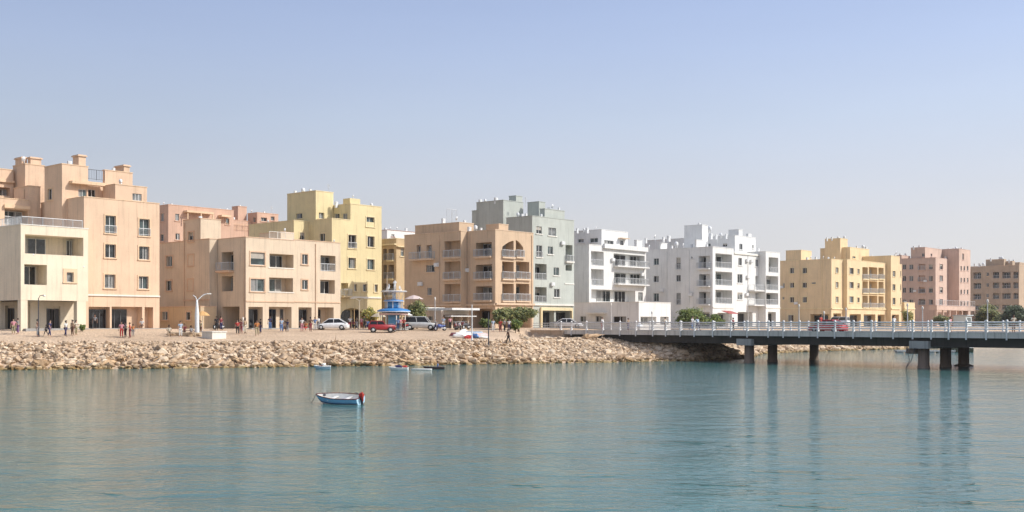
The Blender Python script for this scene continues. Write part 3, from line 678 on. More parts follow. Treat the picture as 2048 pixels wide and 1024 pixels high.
e1.band('V', 60, 493, 630, 636, .15)
e2.shop('U', 642, 733, 678); e2.shop('U', 756, 850, 680); e2.shop('U', 868, 925, 682); e3.shop('U', 982, 1040, 682); e1.shop('U', 510, 575, 672, depth=1.2); e1.shop('V', 325, 480, 678, depth=2)
e4 = E.blk(128, 250, 335, 163, b0=6, z0=8); e5 = E.blk(405, 645, 800, 140, b0=5, z0=8); e6 = E.blk(443, 566, 626, 68, b0=7, z0=12)
e5.win('U', 665, 690, 212, 228); E.blk(820, 862, 960, 215, b0=3, z0=10); 
ea = E.raw(e3b.a1 + .1, E.A(1168, b3 - .5), b3 - .5, 8, -1, E.H(585, E.A(1068, b3 - .5), b3 - .5)); ea.band('U', 1072, 1166, 628, 640, .15); ea.shop('U', 1075, 1100, 670, depth=1.2); ea.shop('U', 1112, 1155, 670, depth=1.2)
for x, y, b, k, sz in ((460, 70, 9, 'ac', .6), (500, 68, 9, 'ac', .7), (550, 66, 8, 'ac', .8), (600, 66, 8, 'tank', .7), (700, 142, 6, 'ac', .8), (750, 145, 6, 'tank', .9), (775, 150, 6, 'ac', .9), (330, 235, 3, 'dish', .9), (300, 235, 3, 'ac', .8), (370, 232, 3, 'ac', .8), (470, 230, 1.5, 'ac', .7), (520, 236, 1.5, 'dish', .7), (820, 222, 4, 'ac', .9), (1010, 208, b3 + 2, 'ac', .7), (430, 230, 2, 'dish', .7)): E.clutter(x, y, b, k, sz)
for x, y in ((108, 470), (225, 600)): e1.unit('V', x, y)
e1.pipe('V', 240); e1.pipe('V', 420)
E.done()

# ---- 11 pink block
D = Bld('dusty pink apartment block with rows of square windows, right of the golden block', 1871, 290, S_PINK, Z8, stucco('trim_pink', (.66, .48, .40)))
r1 = D.blk(1035, 1335, 1426, 223)
for y0, y1_ in ((278, 318), (370, 412), (464, 506), (560, 602)):
    for c0, c1 in ((1070, 1096), (1122, 1155), (1280, 1312)): r1.win('V', c0, c1, y0, y1_, 0, .25, 1)
    r1.log('V', 1200, 1250, y0 - 4, y1_ + 2, 1.0, slab=.35, doors=((.05, .95),), gap=.2, smat=S_PINK); r1.win('U', 1368, 1393, y0 - 3, y1_, 1, .2, 1)
r2 = D.raw(r1.a1 + .02, D.A(1510, 1.5), 1.5, 12, -1, D.H(235, D.A(1426, 1.5), 1.5)); r3 = D.blk(None, 1525, 1616, 152, b0=-1.5, depth=13)
for i, y0 in enumerate((285, 380, 475, 570)):
    r2.log('U', 1440, 1482, y0, y0 + 55, 1.2, slab=.8, doors=((.05, .95),), gap=.2)
    for c0, c1 in ((1536, 1548), (1561, 1573), (1588, 1600)): r3.win('U', c0, c1, y0 + 6, y0 + 42, 0, .2, 0)
r3.win('U', 1550, 1564, 190, 240, 0, .3, 0)
r4 = D.blk(1136, 1250, 1385, 140, b0=3, z0=10); r4.win('V', 1225, 1248, 188, 214, 0); r4.win('U', 1295, 1308, 190, 215, 0); r5 = D.blk(1412, 1520, 1560, 160, b0=.3, z0=10)
D.blk(1000, 1060, 1130, 205, b0=12, z0=8)
dt = D.raw(D.A(1345, -3.5), D.A(1655, -3.5), -3.5, -1.55, 4.2, 5.3, coping=True)
for i in range(7): D.box('column', D.A(1345, -3.5) + .3 + i * (dt.a1 - dt.a0 - .9) / 6, D.A(1345, -3.5) + .7 + i * (dt.a1 - dt.a0 - .9) / 6, -3.4, -3.0, -1, 4.195, S_PINK)
D.railing([(dt.a0, -3.4), (dt.a1, -3.4)], 1.4, 5.4, 2.0, .35, name='terrace_railing')
for x, y, b, k, sz in ((1160, 142, 5, 'ac', .8), (1205, 140, 5, 'ac', 1), (1325, 160, 5, 'ac', .9), (1360, 162, 5, 'ant', 1), (1440, 162, 2, 'ac', .9), (1480, 160, 2, 'ac', .9), (1500, 158, 2, 'tank', .9), (1545, 155, 0, 'ac', .9), (1020, 200, 14, 'dish', 1.2), (1050, 205, 13, 'ac', 1), (1095, 205, 13, 'ac', 1.1), (1415, 225, 2, 'ac', .8)): D.clutter(x, y, b, k, sz)
for x, y in ((1180, 500), (1265, 420), (1105, 590)): r1.unit('V', x, y)
D.done()

# ---- 12 beige block, far right
I = Bld('distant beige brown block with dark recessed balconies, furthest right in the photo', 2037.5, 345, S_BEIGE, Z8, T_BR)
i1 = I.blk(1600, 2008, 2150, 284)
for y0, y1_ in ((338, 390), (424, 470), (510, 556), (604, 640)):
    i1.log('V', 1796, 1847, y0, y1_, 1.4, doors=((0, 1),), gap=.2); i1.log('V', 1872, 1940, y0, y1_, 1.4, doors=((0, 1),), gap=.2); i1.log('V', 1962, 2002, y0 - 2, y1_, 1.2, doors=((0, 1),), gap=.2)
    i1.win('V', 1746, 1764, y0 + 4, y0 + 34, 0); i1.log('V', 1640, 1702, y0 + 4, y1_ + 4, 1.2, doors=((0, 1),), gap=.2); i1.win('U', 2055, 2085, y0, y1_, 1); i1.win('U', 2110, 2135, y0, y1_, 1)
I.blk(1740, 1886, 1905, 236, b0=5, z0=10); I.blk(1905, 1955, 1975, 252, b0=3, z0=10); I.blk(None, 2012, 2160, 262, b0=3, depth=8, z0=10)
for x, y, b, k, sz in ((1855, 236, 7, 'ac', 1.4), (1870, 236, 6, 'tank', 1), (1930, 252, 4, 'ac', 1), (1965, 252, 4, 'ac', 1), (1650, 284, 8, 'ac', 1), (1690, 284, 8, 'ac', 1.2), (1720, 284, 8, 'tank', 1), (1780, 238, 8, 'ac', .8)): I.clutter(x, y, b, k, sz)
I.done()

# ---- low pavilion in front of the brown block
U_ = Bld('low cream pavilion shop with a flat white canopy, in front of the brown block', 882.6, 148, stucco('stucco_pavilion', (.62, .52, .42)), Z5, M_TRIMW, name='shop_building', cat='shop')
u1 = U_.blk(1265, 1522, 1895, 560)
u1.shop('U', 1545, 1660, 610, depth=1.6, parts=((.05, .9),)); u1.shop('U', 1680, 1790, 610, depth=1.6, parts=((.05, .9),)); u1.shop('U', 1812, 1882, 612, depth=1.6, parts=((.05, .9),)); u1.win('V', 1340, 1400, 628, 690)
zc = u1.z1
U_.box('canopy', u1.a0 + .4, u1.a1 + .5, -1.6, 3.5, zc + .14, zc + .42, S_WHITE); U_.box('awning', u1.a0 + .6, u1.a1 + .3, -1.2, -.01, zc - .75, zc - .62, S_WHITE)
U_.box('roof_slab', u1.a0 - .1, u1.a1 - 1, 3.7, u1.b1, zc + .14, zc + .55, M_TRIMW)
U_.done()
# ================================================================ terrain, water, rocks
def grid_sheet(name, xs, ys, zf, mat, kind='structure', keep=None):
    v = []; f = []; n = len(xs)
    for y in ys:
        for x in xs: v.append((x, y, zf(x, y)))
    for j in range(len(ys) - 1):
        for i in range(n - 1):
            a = j * n + i; q = (a, a + 1, a + n + 1, a + n)
            if keep is None or any(keep(v[k]) for k in q): f.append(q)
    me = bpy.data.meshes.new(name); me.from_pydata(v, [], f); me.materials.append(mat)
    me.polygons.foreach_set('use_smooth', [True] * len(me.polygons))
    o = bpy.data.objects.new(name, me); COL.objects.link(o); o['kind'] = kind; return o
def sand():
    m, nt, b = newmat('dry_sand'); L = nt.links
    g = N(nt, 'ShaderNodeNewGeometry')
    n1 = N(nt, 'ShaderNodeTexNoise', Scale=.12, Detail=8.0, Roughness=.65); n2 = N(nt, 'ShaderNodeTexNoise', Scale=2.5, Detail=6.0, Roughness=.7); n3 = N(nt, 'ShaderNodeTexVoronoi', Scale=3.5)
    for q in (n1, n2, n3): L.new(g.outputs['Position'], q.inputs['Vector'])
    r = N(nt, 'ShaderNodeValToRGB'); e = r.color_ramp.elements; e[0].position = .35; e[0].color = (.52, .37, .24, 1); e[1].position = .65; e[1].color = (.68, .50, .34, 1)
    L.new(n1.outputs[0], r.inputs[0])
    mr = N(nt, 'ShaderNodeMapRange'); mr.inputs[1].default_value = .3; mr.inputs[2].default_value = .7; mr.inputs[3].default_value = .72; mr.inputs[4].default_value = 1.15; L.new(n2.outputs[0], mr.inputs[0])
    mx = N(nt, 'ShaderNodeMix', data_type='RGBA', blend_type='MULTIPLY'); mx.inputs[0].default_value = 1; L.new(r.outputs[0], mx.inputs[6]); L.new(mr.outputs[0], mx.inputs[7])
    L.new(mx.outputs[2], b.inputs['Base Color']); b.inputs['Roughness'].default_value = .95
    ad = N(nt, 'ShaderNodeMath', operation='ADD'); L.new(n2.outputs[0], ad.inputs[0]); L.new(n3.outputs['Distance'], ad.inputs[1])
    bp = N(nt, 'ShaderNodeBump', Strength=.7, Distance=.12); L.new(ad.outputs[0], bp.inputs['Height']); L.new(bp.outputs[0], b.inputs['Normal'])
    return m
def frange(a, b, s):
    r = []
    while a < b: r.append(a); a += s
    return r
xs = [-6000, -2000, -800, -400, -200] + frange(-130, -80, 6) + frange(-80, 110, 1.25) + frange(110, 260, 6) + frange(260, 700, 40) + [900, 1500, 3000, 6000]
ys = [-200, 0, 40, 60] + frange(80, 96, 4) + frange(96, 230, 1.25) + frange(230, 420, 6) + frange(420, 900, 40) + [1000, 2000, 4000, 8000]
def gz(x, y):
    d = shore(x, y); h = ground(x, y, d)
    if d > 3 and abs(x) < 300: h += .05 * noise.noise(Vector((x * .25, y * .25, 0))) * ss((d - 3) / 5)
    return h
grid_sheet('sandy_ground', xs, ys, gz, sand())

def water():
    m, nt, b = newmat('sea_water'); L = nt.links
    g = N(nt, 'ShaderNodeNewGeometry')
    def wv(scale, rot, nsc, det, dist=.0):
        mp = N(nt, 'ShaderNodeMapping'); mp.inputs['Scale'].default_value = scale; mp.inputs['Rotation'].default_value = (0, 0, R(rot)); L.new(g.outputs['Position'], mp.inputs['Vector'])
        n = N(nt, 'ShaderNodeTexNoise', Scale=nsc, Detail=det, Roughness=.55, Distortion=dist); L.new(mp.outputs[0], n.inputs['Vector']); return n.outputs[0]
    a = wv((.40, 1.0, 1), 6, .8, 5.0, 1.4); c = wv((.75, 1.0, 1), -14, 3.4, 4.0, .8); d = wv((.55, 1, 1), 14, .35, 3.0, .8)
    def bump(h, dist, st, prev=None):
        bp = N(nt, 'ShaderNodeBump', Strength=st, Distance=dist); L.new(h, bp.inputs['Height'])
        if prev: L.new(prev, bp.inputs['Normal'])
        return bp.outputs[0]
    n = bump(a, WA, 1.0); n = bump(c, WB, 1.0, n); n = bump(d, WC, 1.0, n)
    dk = wv((.55, 1.5, 1), 10, .75, 2.0, .6); tr = N(nt, 'ShaderNodeMapRange'); tr.interpolation_type = 'SMOOTHSTEP'; tr.inputs[1].default_value = .64; tr.inputs[2].default_value = .76; L.new(dk, tr.inputs[0]); n = bump(tr.outputs[0], .07, 1.0, n)
    L.new(n, b.inputs['Normal'])
    r = N(nt, 'ShaderNodeValToRGB'); e = r.color_ramp.elements; e[0].position = .3; e[0].color = (*WCOL1, 1); e[1].position = .7; e[1].color = (*WCOL2, 1)
    L.new(d, r.inputs[0]); L.new(r.outputs[0], b.inputs['Base Color'])
    b.inputs['Roughness'].default_value = .05; b.inputs['IOR'].default_value = 1.33; b.inputs['Specular IOR Level'].default_value = .42
    out = nt.nodes['Material Output']; mxs = N(nt, 'ShaderNodeMixShader'); df = N(nt, 'ShaderNodeBsdfDiffuse'); df.inputs['Color'].default_value = (.15, .21, .20, 1)
    L.new(n, df.inputs['Normal']); mxs.inputs[0].default_value = .10; L.new(b.outputs[0], mxs.inputs[1]); L.new(df.outputs[0], mxs.inputs[2]); L.new(mxs.outputs[0], out.inputs['Surface'])
    return m
WA, WB, WC = .035, .034, .13
WCOL1, WCOL2 = (.02, .112, .105), (.042, .155, .148)
wme = MB(); wme.quad((-6000, -300, 0), (8000, -300, 0), (8000, 9000, 0), (-6000, 9000, 0))
wo = wme.build('water', water()); wo['kind'] = 'structure'

# rocks: angular hulls
def hull(seed, n=15, flat=.7):
    rnd = random.Random(seed); bm = bmesh.new()
    for _ in range(n):
        v = Vector((rnd.gauss(0, 1), rnd.gauss(0, 1), rnd.gauss(0, 1))).normalized() * rnd.uniform(.8, 1.05)
        bm.verts.new((v.x * rnd.uniform(.9, 1.1), v.y * .8, v.z * flat))
    bmesh.ops.convex_hull(bm, input=bm.verts[:]); 
    for v in [v for v in bm.verts if not v.link_faces]: bm.verts.remove(v)
    bmesh.ops.recalc_face_normals(bm, faces=bm.faces)
    bm.verts.ensure_lookup_table(); bm.verts.index_update()
    V = [v.co.copy() for v in bm.verts]; Fc = [tuple(v.index for v in f.verts) for f in bm.faces]; bm.free(); return V, Fc
HUL = [hull(i, random.choice((13, 18, 24))) for i in range(16)]
M_ROCK = island('riprap_rock', (.34, .235, .145), (.58, .42, .275), (.76, .61, .44), sc=3.0, bump=.8)
M_ROCK_ = None
M_ROCKW = island('boulder_rock', (.40, .25, .13), (.56, .38, .22), (.66, .48, .31), sc=2.2, bump=.9)
def wetband(m):
    nt = m.node_tree; L = nt.links; b = nt.nodes['Principled BSDF']; src = b.inputs['Base Color'].links[0].from_socket
    g = N(nt, 'ShaderNodeNewGeometry'); sp = N(nt, 'ShaderNodeSeparateXYZ'); L.new(g.outputs['Position'], sp.inputs[0])
    no = N(nt, 'ShaderNodeTexNoise', Scale=1.2, Detail=3.0); L.new(g.outputs['Position'], no.inputs['Vector'])
    ad = N(nt, 'ShaderNodeMath', operation='MULTIPLY_ADD'); L.new(no.outputs[0], ad.inputs[0]); ad.inputs[1].default_value = -.7; L.new(sp.outputs[2], ad.inputs[2])
    mr = N(nt, 'ShaderNodeMapRange'); L.new(ad.outputs[0], mr.inputs[0]); mr.inputs[1].default_value = -.25; mr.inputs[2].default_value = .15; mr.inputs[3].default_value = 1; mr.inputs[4].default_value = 0
    mx = N(nt, 'ShaderNodeMix', data_type='RGBA', blend_type='MULTIPLY'); L.new(mr.outputs[0], mx.inputs[0]); L.new(src, mx.inputs[6]); mx.inputs[7].default_value = (.52, .46, .28, 1)
    L.new(mx.outputs[2], b.inputs['Base Color'])
wetband(M_ROCK); wetband(M_ROCKW)
def spt(s, d):
    """point s metres along the shoreline, d metres inland"""
    for i in range(len(SHORE) - 1):
        ax, ay = SHORE[i]; bx, by = SHORE[i + 1]; L = math.hypot(bx - ax, by - ay)
        if s <= L: dx, dy = (bx - ax) / L, (by - ay) / L; return ax + dx * s - dy * d, ay + dy * s + dx * d
        s -= L
def slen(n): return sum(math.hypot(SHORE[i + 1][0] - SHORE[i][0], SHORE[i + 1][1] - SHORE[i][1]) for i in range(n))
s_left = slen(1) + 60; s_mid = slen(7); s_far = slen(12)
def scatter(s0, s1, n, r0, r1, d0=-.6, d1=6.6, seed=3):
    rnd = random.Random(seed); v = []; f = []
    for _ in range(n):
        s = rnd.uniform(s0, s1); d = rnd.uniform(d0, d1); x, y = spt(s, d * 1.4 if d > 0 else 0); w_ = rwid(x) / RW
        if w_ < 1.2 and seed in (28, 38): continue
        if seed == 38: w_ = 1.45
        x, y = spt(s, d * w_ if d > 0 else d); z = ground(x, y)
        if seed == 38 and x < .6: continue
        if seed != 38 and d > RW - .3 and rnd.random() < (d - RW + .3) / 1.5: continue
        r = rnd.uniform(r0, r1) * (1.15 - .05 * d) * (1 if rnd.random() > .12 else 1.6)
        if d > RW: r *= .6
        V, Fc = rnd.choice(HUL); M = Matrix.Rotation(rnd.uniform(0, 6.28), 3, 'Z') @ Matrix.Rotation(rnd.uniform(-.6, .6), 3, 'X')
        sx, sy, sz = rnd.uniform(.8, 1.35), rnd.uniform(.8, 1.1), rnd.uniform(.7, 1.1); i = len(v)
        for p in V:
            q = M @ Vector((p.x * sx, p.y * sy, p.z * sz)) * r; v.append((x + q.x, y + q.y, z + r * .22 + q.z))
        f += [tuple(k + i for k in t) for t in Fc]
    return v, f
def rockmesh(name, parts, mat):
    v = []; f = []
    for a, b in parts:
        i = len(v); v += a; f += [tuple(k + i for k in t) for t in b]
    me = bpy.data.meshes.new(name); me.from_pydata(v, [], f); me.materials.append(mat)
    o = bpy.data.objects.new(name, me); COL.objects.link(o); return o
o = rockmesh('riprap_rubble', [scatter(s_left, s_mid + 4, 6500, .10, .22, d0=1.5, seed=3), scatter(s_left, s_mid + 4, 4500, .18, .42, d0=-.8, d1=5.2, seed=8), scatter(s_left, s_mid + 4, 1500, .05, .12, d0=5.2, d1=7.0, seed=18), scatter(slen(3) + 18, s_mid + 2, 3500, .13, .34, d0=.4, d1=6.4, seed=28), scatter(slen(5) - 12, slen(5) + 14, 2600, .14, .36, d0=5.0, d1=12.5, seed=38), scatter(s_mid + 4, s_far, 4200, .28, .55, seed=5)], M_ROCK)
o.data.materials[0] = M_ROCK; tag(o, 'bank of small angular tan rocks sloping down from the sand to the water', 'rocks', kind='stuff')
# big boulders along the waterline: individuals
BM = []
for V_, F_ in HUL[:12]:
    me = bpy.data.meshes.new('boulder'); me.from_pydata(V_, [], F_); me.materials.append(M_ROCKW)
    bm = bmesh.new(); bm.from_mesh(me); bmesh.ops.bevel(bm, geom=bm.edges[:], offset=.12, segments=2, affect='EDGES'); bm.to_mesh(me); bm.free(); BM.append(me)
rnd = random.Random(11)
for i in range(290):
    s = s_left + 3 + (s_mid - s_left + 2) * (i + rnd.uniform(-.6, .6)) / 290; d = rnd.choice((.0, .35, .8, 1.5, 2.4)) + rnd.uniform(-.2, .3) if i % 4 else rnd.uniform(1.5, 5)
    x, y = spt(s, d); r = rnd.choice((.32, .42, .55, .74)) * rnd.uniform(.85, 1.1) * (1.1 if d < 1.6 else .75)
    o = bpy.data.objects.new('boulder', rnd.choice(BM)); COL.objects.link(o); o.location = (x, y, max(.02, ground(x, y)) + r * .15)
    o.rotation_euler = (rnd.uniform(-.5, .5), rnd.uniform(-.3, .3), rnd.uniform(0, 6.3)); o.scale = (r * rnd.uniform(.9, 1.5), r, r * rnd.uniform(.7, 1))
    tag(o, 'tan boulder larger than its neighbours in the lower part of the rock bank', 'boulder', 'boulders along the waterline')
for px, y, d, sx, sz, rz, ry, lab in ((815, 717, 1.2, 1.15, .42, -.35, .38, 'long smooth ochre boulder by the waterline, near the floating board and kayak'), (561, 723, .9, 1.2, .42, -.2, .32, 'long brown slab shaped boulder tilted down to the water, left of the small white dinghy'),
                                     (1178, 681, 11.5, 1.9, .5, .35, -.12, 'broad flat tan slab on the bank just under the left bridge end')):
    yy = 100
    while abs(shore(wpos(px, yy), yy) - d) > .15 and yy < 160: yy += .1
    x = wpos(px, yy); o = bpy.data.objects.new('slab_boulder', BM[3]); COL.objects.link(o); o.location = (x, yy, ground(x, yy) + .25 + (.25 if d > 5 else 0)); o.scale = (sx, .7, sz + .06); o.rotation_euler = (0, ry, rz)
    tag(o, lab, 'boulder')

# ================================================================ the bridge
BA = (6.6, 150.0); bd = Vector((40.1, -45.0)).normalized(); BR = math.atan2(bd.y, bd.x); bn = Vector((-bd.y, bd.x))   # bn points to the far side
br = empty('bridge', 'long grey concrete road bridge on round pillars with white railing posts', 'bridge', (BA[0], BA[1], 0), BR)
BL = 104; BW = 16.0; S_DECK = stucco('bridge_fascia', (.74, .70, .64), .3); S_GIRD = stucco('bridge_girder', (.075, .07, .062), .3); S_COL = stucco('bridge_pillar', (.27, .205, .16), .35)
m = MB(); m.box(0, BL, .3, BW - .3, 3.25, 3.52); m.build('deck', stucco('asphalt', (.10, .10, .10), .2), br)
for y0 in (0, BW - .3):
    m = MB(); m.box(0, BL, y0, y0 + .3, 3.12, 3.62); m.box(0, BL, y0 - .04 if y0 == 0 else y0 + .002, y0 + .26 if y0 == 0 else y0 + .34, 3.624, 3.70); m.build('kerb_beam', S_DECK, br)
m = MB(); m.box(.5, BL, .302, 2.0, 3.522, 3.66); m.build('walkway', S_DECK, br); m = MB(); m.box(.5, BL, BW - 2, BW - .302, 3.522, 3.66); m.build('walkway', S_DECK, br)
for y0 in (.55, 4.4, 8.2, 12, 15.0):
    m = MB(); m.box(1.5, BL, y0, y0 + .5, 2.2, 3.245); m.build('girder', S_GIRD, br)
for xx in (4.0, 30.5, 52.0, 73.5, 95.0):
    m = MB(); m.box(xx - 1.0, xx + 1.0, -.12, BW - 1, 2.02, 2.78); m.build('pier_cap', stucco('pier_cap', (.46, .45, .43), .3), br)
    if xx < 10: continue
    for yy in ((1.0, 5.6, 14.4) if xx < 50 else (1.0, 5.6, 9.6)):
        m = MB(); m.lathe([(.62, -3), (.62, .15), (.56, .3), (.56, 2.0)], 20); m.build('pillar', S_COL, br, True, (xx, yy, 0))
# railing: slim moulded posts and three rails each side
def post_mesh():
    m = MB(); m.box(-.07, .07, -.13, -.045, 2.95, 3.85); m.box(-.09, .09, -.14, .12, 3.71, 3.95); m.loft([[(sx * w, sy * w * 1.1, zz) for sx, sy in ((-1, -1), (1, -1), (1, 1), (-1, 1))] for w, zz in ((.075, 3.95), (.06, 4.2), (.075, 4.5), (.06, 4.7), (.09, 4.74), (.09, 4.82), (.05, 4.92))])
    return m
pm = None; nposts = 40
pix = [1113, 1143, 1173, 1206, 1240, 1272, 1306, 1332, 1361, 1389, 1426, 1462, 1495, 1537, 1567, 1599, 1636, 1670, 1707, 1743, 1787, 1826, 1863, 1898, 1933, 1973, 2014]
def s_at(px): k = (px - CX) / F; return (k * BA[1] - BA[0]) / (bd.x - k * bd.y)
posx = [s_at(p) for p in pix]
while posx[-1] < BL - 2.2: posx.append(posx[-1] + 2.0)
M_POST = plain('post_paint', (.82, .81, .79), .5, 0, .2)
for side in (0, 1):
    for i, xx in enumerate(posx):
        if xx < 0.1: xx = .15
        if pm is None: o = post_mesh().build('railing_post', M_POST, br); pm = o.data
        else: o = bpy.data.objects.new('railing_post', pm); COL.objects.link(o); o.parent = br
        o.location = (xx, .0 + (0 if side == 0 else BW), 0)
        if side: o.rotation_euler = (0, 0, math.pi)
    y0 = .02 if side == 0 else BW - .02
    for zz, r in ((4.66, .08), (4.43, .04), (4.22, .045), (3.98, .05)):
        m = MB(); m.bar((-2, y0, zz), (BL, y0, zz), r, 8); m.build('rail', plain('rail_paint', (.74, .73, .71), .45, .0, .25), br, True)
# abutment wall at the left end
ab = MB(); ab.box(-5.6, .8, -.35, BW, 1.2, 3.56); ab.box(-5.7, .85, -.42, .1, 3.564, 3.66)
o = ab.build('abutment_wall', stucco('abutment_render', (.56, .43, .32), .25)); o.location = (BA[0], BA[1], 0); o.rotation_euler = (0, 0, BR); tag(o, 'plain sand coloured retaining wall where the bridge meets the bank', 'wall')
rf = MB()
for zz in (3.98, 4.3, 4.62): rf.bar((-5.4, -.1, zz), (-.1, -.1, zz), .04, 6)
for q in range(17): rf.bar((-5.4 + q * .33, -.1, 3.66), (-5.4 + q * .33, -.1, 4.62), .022, 5)
o = rf.build('fence', M_METAL); o.location = (BA[0], BA[1], 0); o.rotation_euler = (0, 0, BR); tag(o, 'grey metal bar fence on top of the sand coloured retaining wall', 'fence')
def bpt(px, off=1.2, z=3.66):
    """point on the bridge deck under a photo column, off metres in from the near edge"""
    k = (px - CX) / F; q = Vector(BA) + bn * off; s = (k * q.y - q.x) / (bd.x - k * bd.y); p = q + bd * s; return p.x, p.y, z

# things beyond the bridge
def hull_rings(L, Wd, hb, hs, n=14, rise=.15, th=0, keel=-.12):
    rings = []
    for i in range(n):
        t = i / (n - 1); w = Wd / 2 * (min(1, (t / .45)) ** .62 if t < .45 else 1 - .22 * ((t - .45) / .55) ** 2); w = max(w - th, .012)
        z1 = hs + (hb - hs) * (1 - t) ** 2; x = -L / 2 + L * t; kz = keel * min(1, t * 5) + (hb * .75) * max(0, 1 - t * 6)
        rings.append([(x, -w, z1), (x, -w * .97, z1 * .55 + kz * .45), (x, -w * .78, z1 * .2 + kz * .8), (x, -w * .3, kz), (x, w * .3, kz), (x, w * .78, z1 * .2 + kz * .8), (x, w * .97, z1 * .55 + kz * .45), (x, w, z1)])
    return rings
def boat(name, label, L, Wd, hb, hs, mh, mi, mg, loc, rz, rx=0, cat='boat', group=None, seats=2, band=None):
    e = empty(name, label, cat, loc, rz, group); e.rotation_euler = (rx, 0, rz)
    r = hull_rings(L, Wd, hb, hs); m = MB(); m.loft(r, closed=False)
    a = r[-1]; m.quad(*a); m.build('hull', mh, e, True)
    r2 = hull_rings(L - .08, Wd, hb, hs, th=.045, keel=.02); m = MB(); m.loft(r2, closed=False); m.quad(*r2[-1]); m.build('interior', mi, e, True)
    g = MB()
    for k in (0, 7):
        pts = [Vector(q[k]) + Vector((0, -.012 if k == 0 else .012, .005)) for q in r]; g.tube(pts, .03, 6)
    g.tube([Vector(r[-1][0]), Vector(r[-1][7])], .03, 6); g.build('gunwale', mg, e, True)
    if band:
        for k, z0 in ((1, 0),):
            bb = MB(); rr = [[Vector(q[1]).lerp(Vector(q[2]), t) + Vector((0, -.015, 0)) for t in (.3, .62)] for q in r]; bb.loft(rr, closed=False); bb.build('stripe', band, e)
            bb = MB(); rr = [[Vector(q[5]) + Vector((0, .012, -.05)), Vector(q[5]) + Vector((0, .02, .03))] for q in r]; bb.loft(rr, closed=False); bb.build('stripe', band, e)
    for i in range(seats):
        x = -L * .12 + i * L * .32; m = MB(); m.box(x - .1, x + .1, -Wd * .44, Wd * .44, hs * .62, hs * .7); m.build('seat', mi, e)
    return e
BLUE = plain('boat_blue', (.26, .54, .80), .3, 0, .15, 2.0); WHT = plain('boat_white', (.84, .82, .77), .4, 0, .08)
zb = 62.0; BOATL = 2.95
e = boat('rowing_boat', 'small open blue boat with white inside and a red outboard motor', BOATL, 1.12, .43, .34, BLUE, WHT, plain('gunwale_maroon', (.20, .05, .04), .5), (wpos(678, zb), zb, .085), R(-25), R(13), seats=2, band=plain('boat_navy', (.04, .09, .26), .4))
wb = MB(); rr = [[Vector(q[2]) + Vector((0, -.02, -.13)), Vector(q[2]) + Vector((0, -.018, -.055))] for q in hull_rings(BOATL, 1.12, .43, .34)]; rr = [[Vector(q[1]).lerp(Vector(q[2]), t) + Vector((0, -.018, 0)) for t in (.66, .95)] for q in hull_rings(BOATL, 1.12, .43, .34)]; wb.loft(rr, closed=False); wb.build('waterline_stripe', WHT, e)
tr_ = [Vector(p) + Vector((.012, 0, 0)) for p in hull_rings(BOATL, 1.12, .43, .34)[-1]]; q = MB(); q.quad(*tr_); q.build('transom', plain('boat_light_blue', (.45, .68, .82), .35), e)
ob = MB(); ob.loft([[(1.56 + sx * w, sy * w * .8, zz) for sx, sy in ((-1, -1), (1, -1), (1, 1), (-1, 1))] for w, zz in ((.05, .28), (.10, .34), (.12, .46), (.09, .56), (.04, .60))]); mo = ob.build('outboard_motor', plain('motor_red', (.62, .03, .02), .35), e)
q = MB(); q.box(1.50, 1.60, -.04, .04, -.25, .31); q.bar((1.54, 0, -.2), (1.7, 0, -.2), .05, 8, .02); q.box(1.42, 1.52, -.1, .1, .2, .4); q.build('motor_leg', M_DARK, mo)
q = MB(); q.bar((1.42, 0, .5), (1.1, .12, .56), .022); q.build('tiller', M_DARK, mo)
q = MB(); q.tube([(1.66, -.05, .66), (1.72, -.12, .4), (1.68, -.1, .15), (1.6, -.05, .3), (1.71, .05, .5)], .04, 6); q.build('red_rag', plain('rag_red', (.55, .05, .03), .9), mo)
q = MB(); q.lathe([(.05, 0), (.09, .03), (.09, .1), (.04, .12)], 10); q.build('fuel_can', M_DARK, e, True, (-1.0, .1, .3))
q = MB(); q.tube([(-1.46, -.02, .48), (-1.6, -.1, .2), (-1.85, -.1, -.1)], .015, 5); q.build('mooring_rope', plain('rope', (.3, .26, .2), .9), e)
q = MB(); q.tube([(.4, .42, .42), (1.15, .35, .40)], .03, 6); q.build('oar', plain('oar_wood', (.20, .09, .05), .6), e)
def wat(px, y): return wpos(px, y), y
# small craft near the bank
yb = 109.5
e = boat('dinghy', 'tiny white and light blue dinghy with a white bundle aboard, near the rock bank', 1.65, .8, .38, .3, plain('dinghy_hull', (.42, .55, .66), .4), WHT, WHT, (*wat(644.5, yb), 0), R(6), R(5), group='small craft near the bank', seats=1)
for nm, c, lo_, sc in (('canvas_bundle', WHT, (.12, 0, .48), (.24, .22, .26)), ('brown_bag', plain('bag_brown', (.24, .09, .06), .8), (-.2, 0, .34), (.36, .25, .13))):
    V_, F_ = HUL[5]; me = bpy.data.meshes.new(nm); me.from_pydata(V_, [], F_); me.materials.append(c); o = bpy.data.objects.new(nm, me); COL.objects.link(o); o.location = (e.location.x + lo_[0], e.location.y, lo_[2]); o.scale = sc
    tag(o, 'white canvas bundle in the tiny dinghy near the rocks' if nm[0] == 'c' else 'brown bag lying in the tiny dinghy beside the white bundle', 'bundle' if nm[0] == 'c' else 'bag')
e = boat('dinghy', 'low white boat with dark blue and red bundles, near the kayak', 1.9, .75, .3, .22, WHT, WHT, WHT, (*wat(797, 107.2), 0), R(-4), R(4), group='small craft near the bank', seats=1)
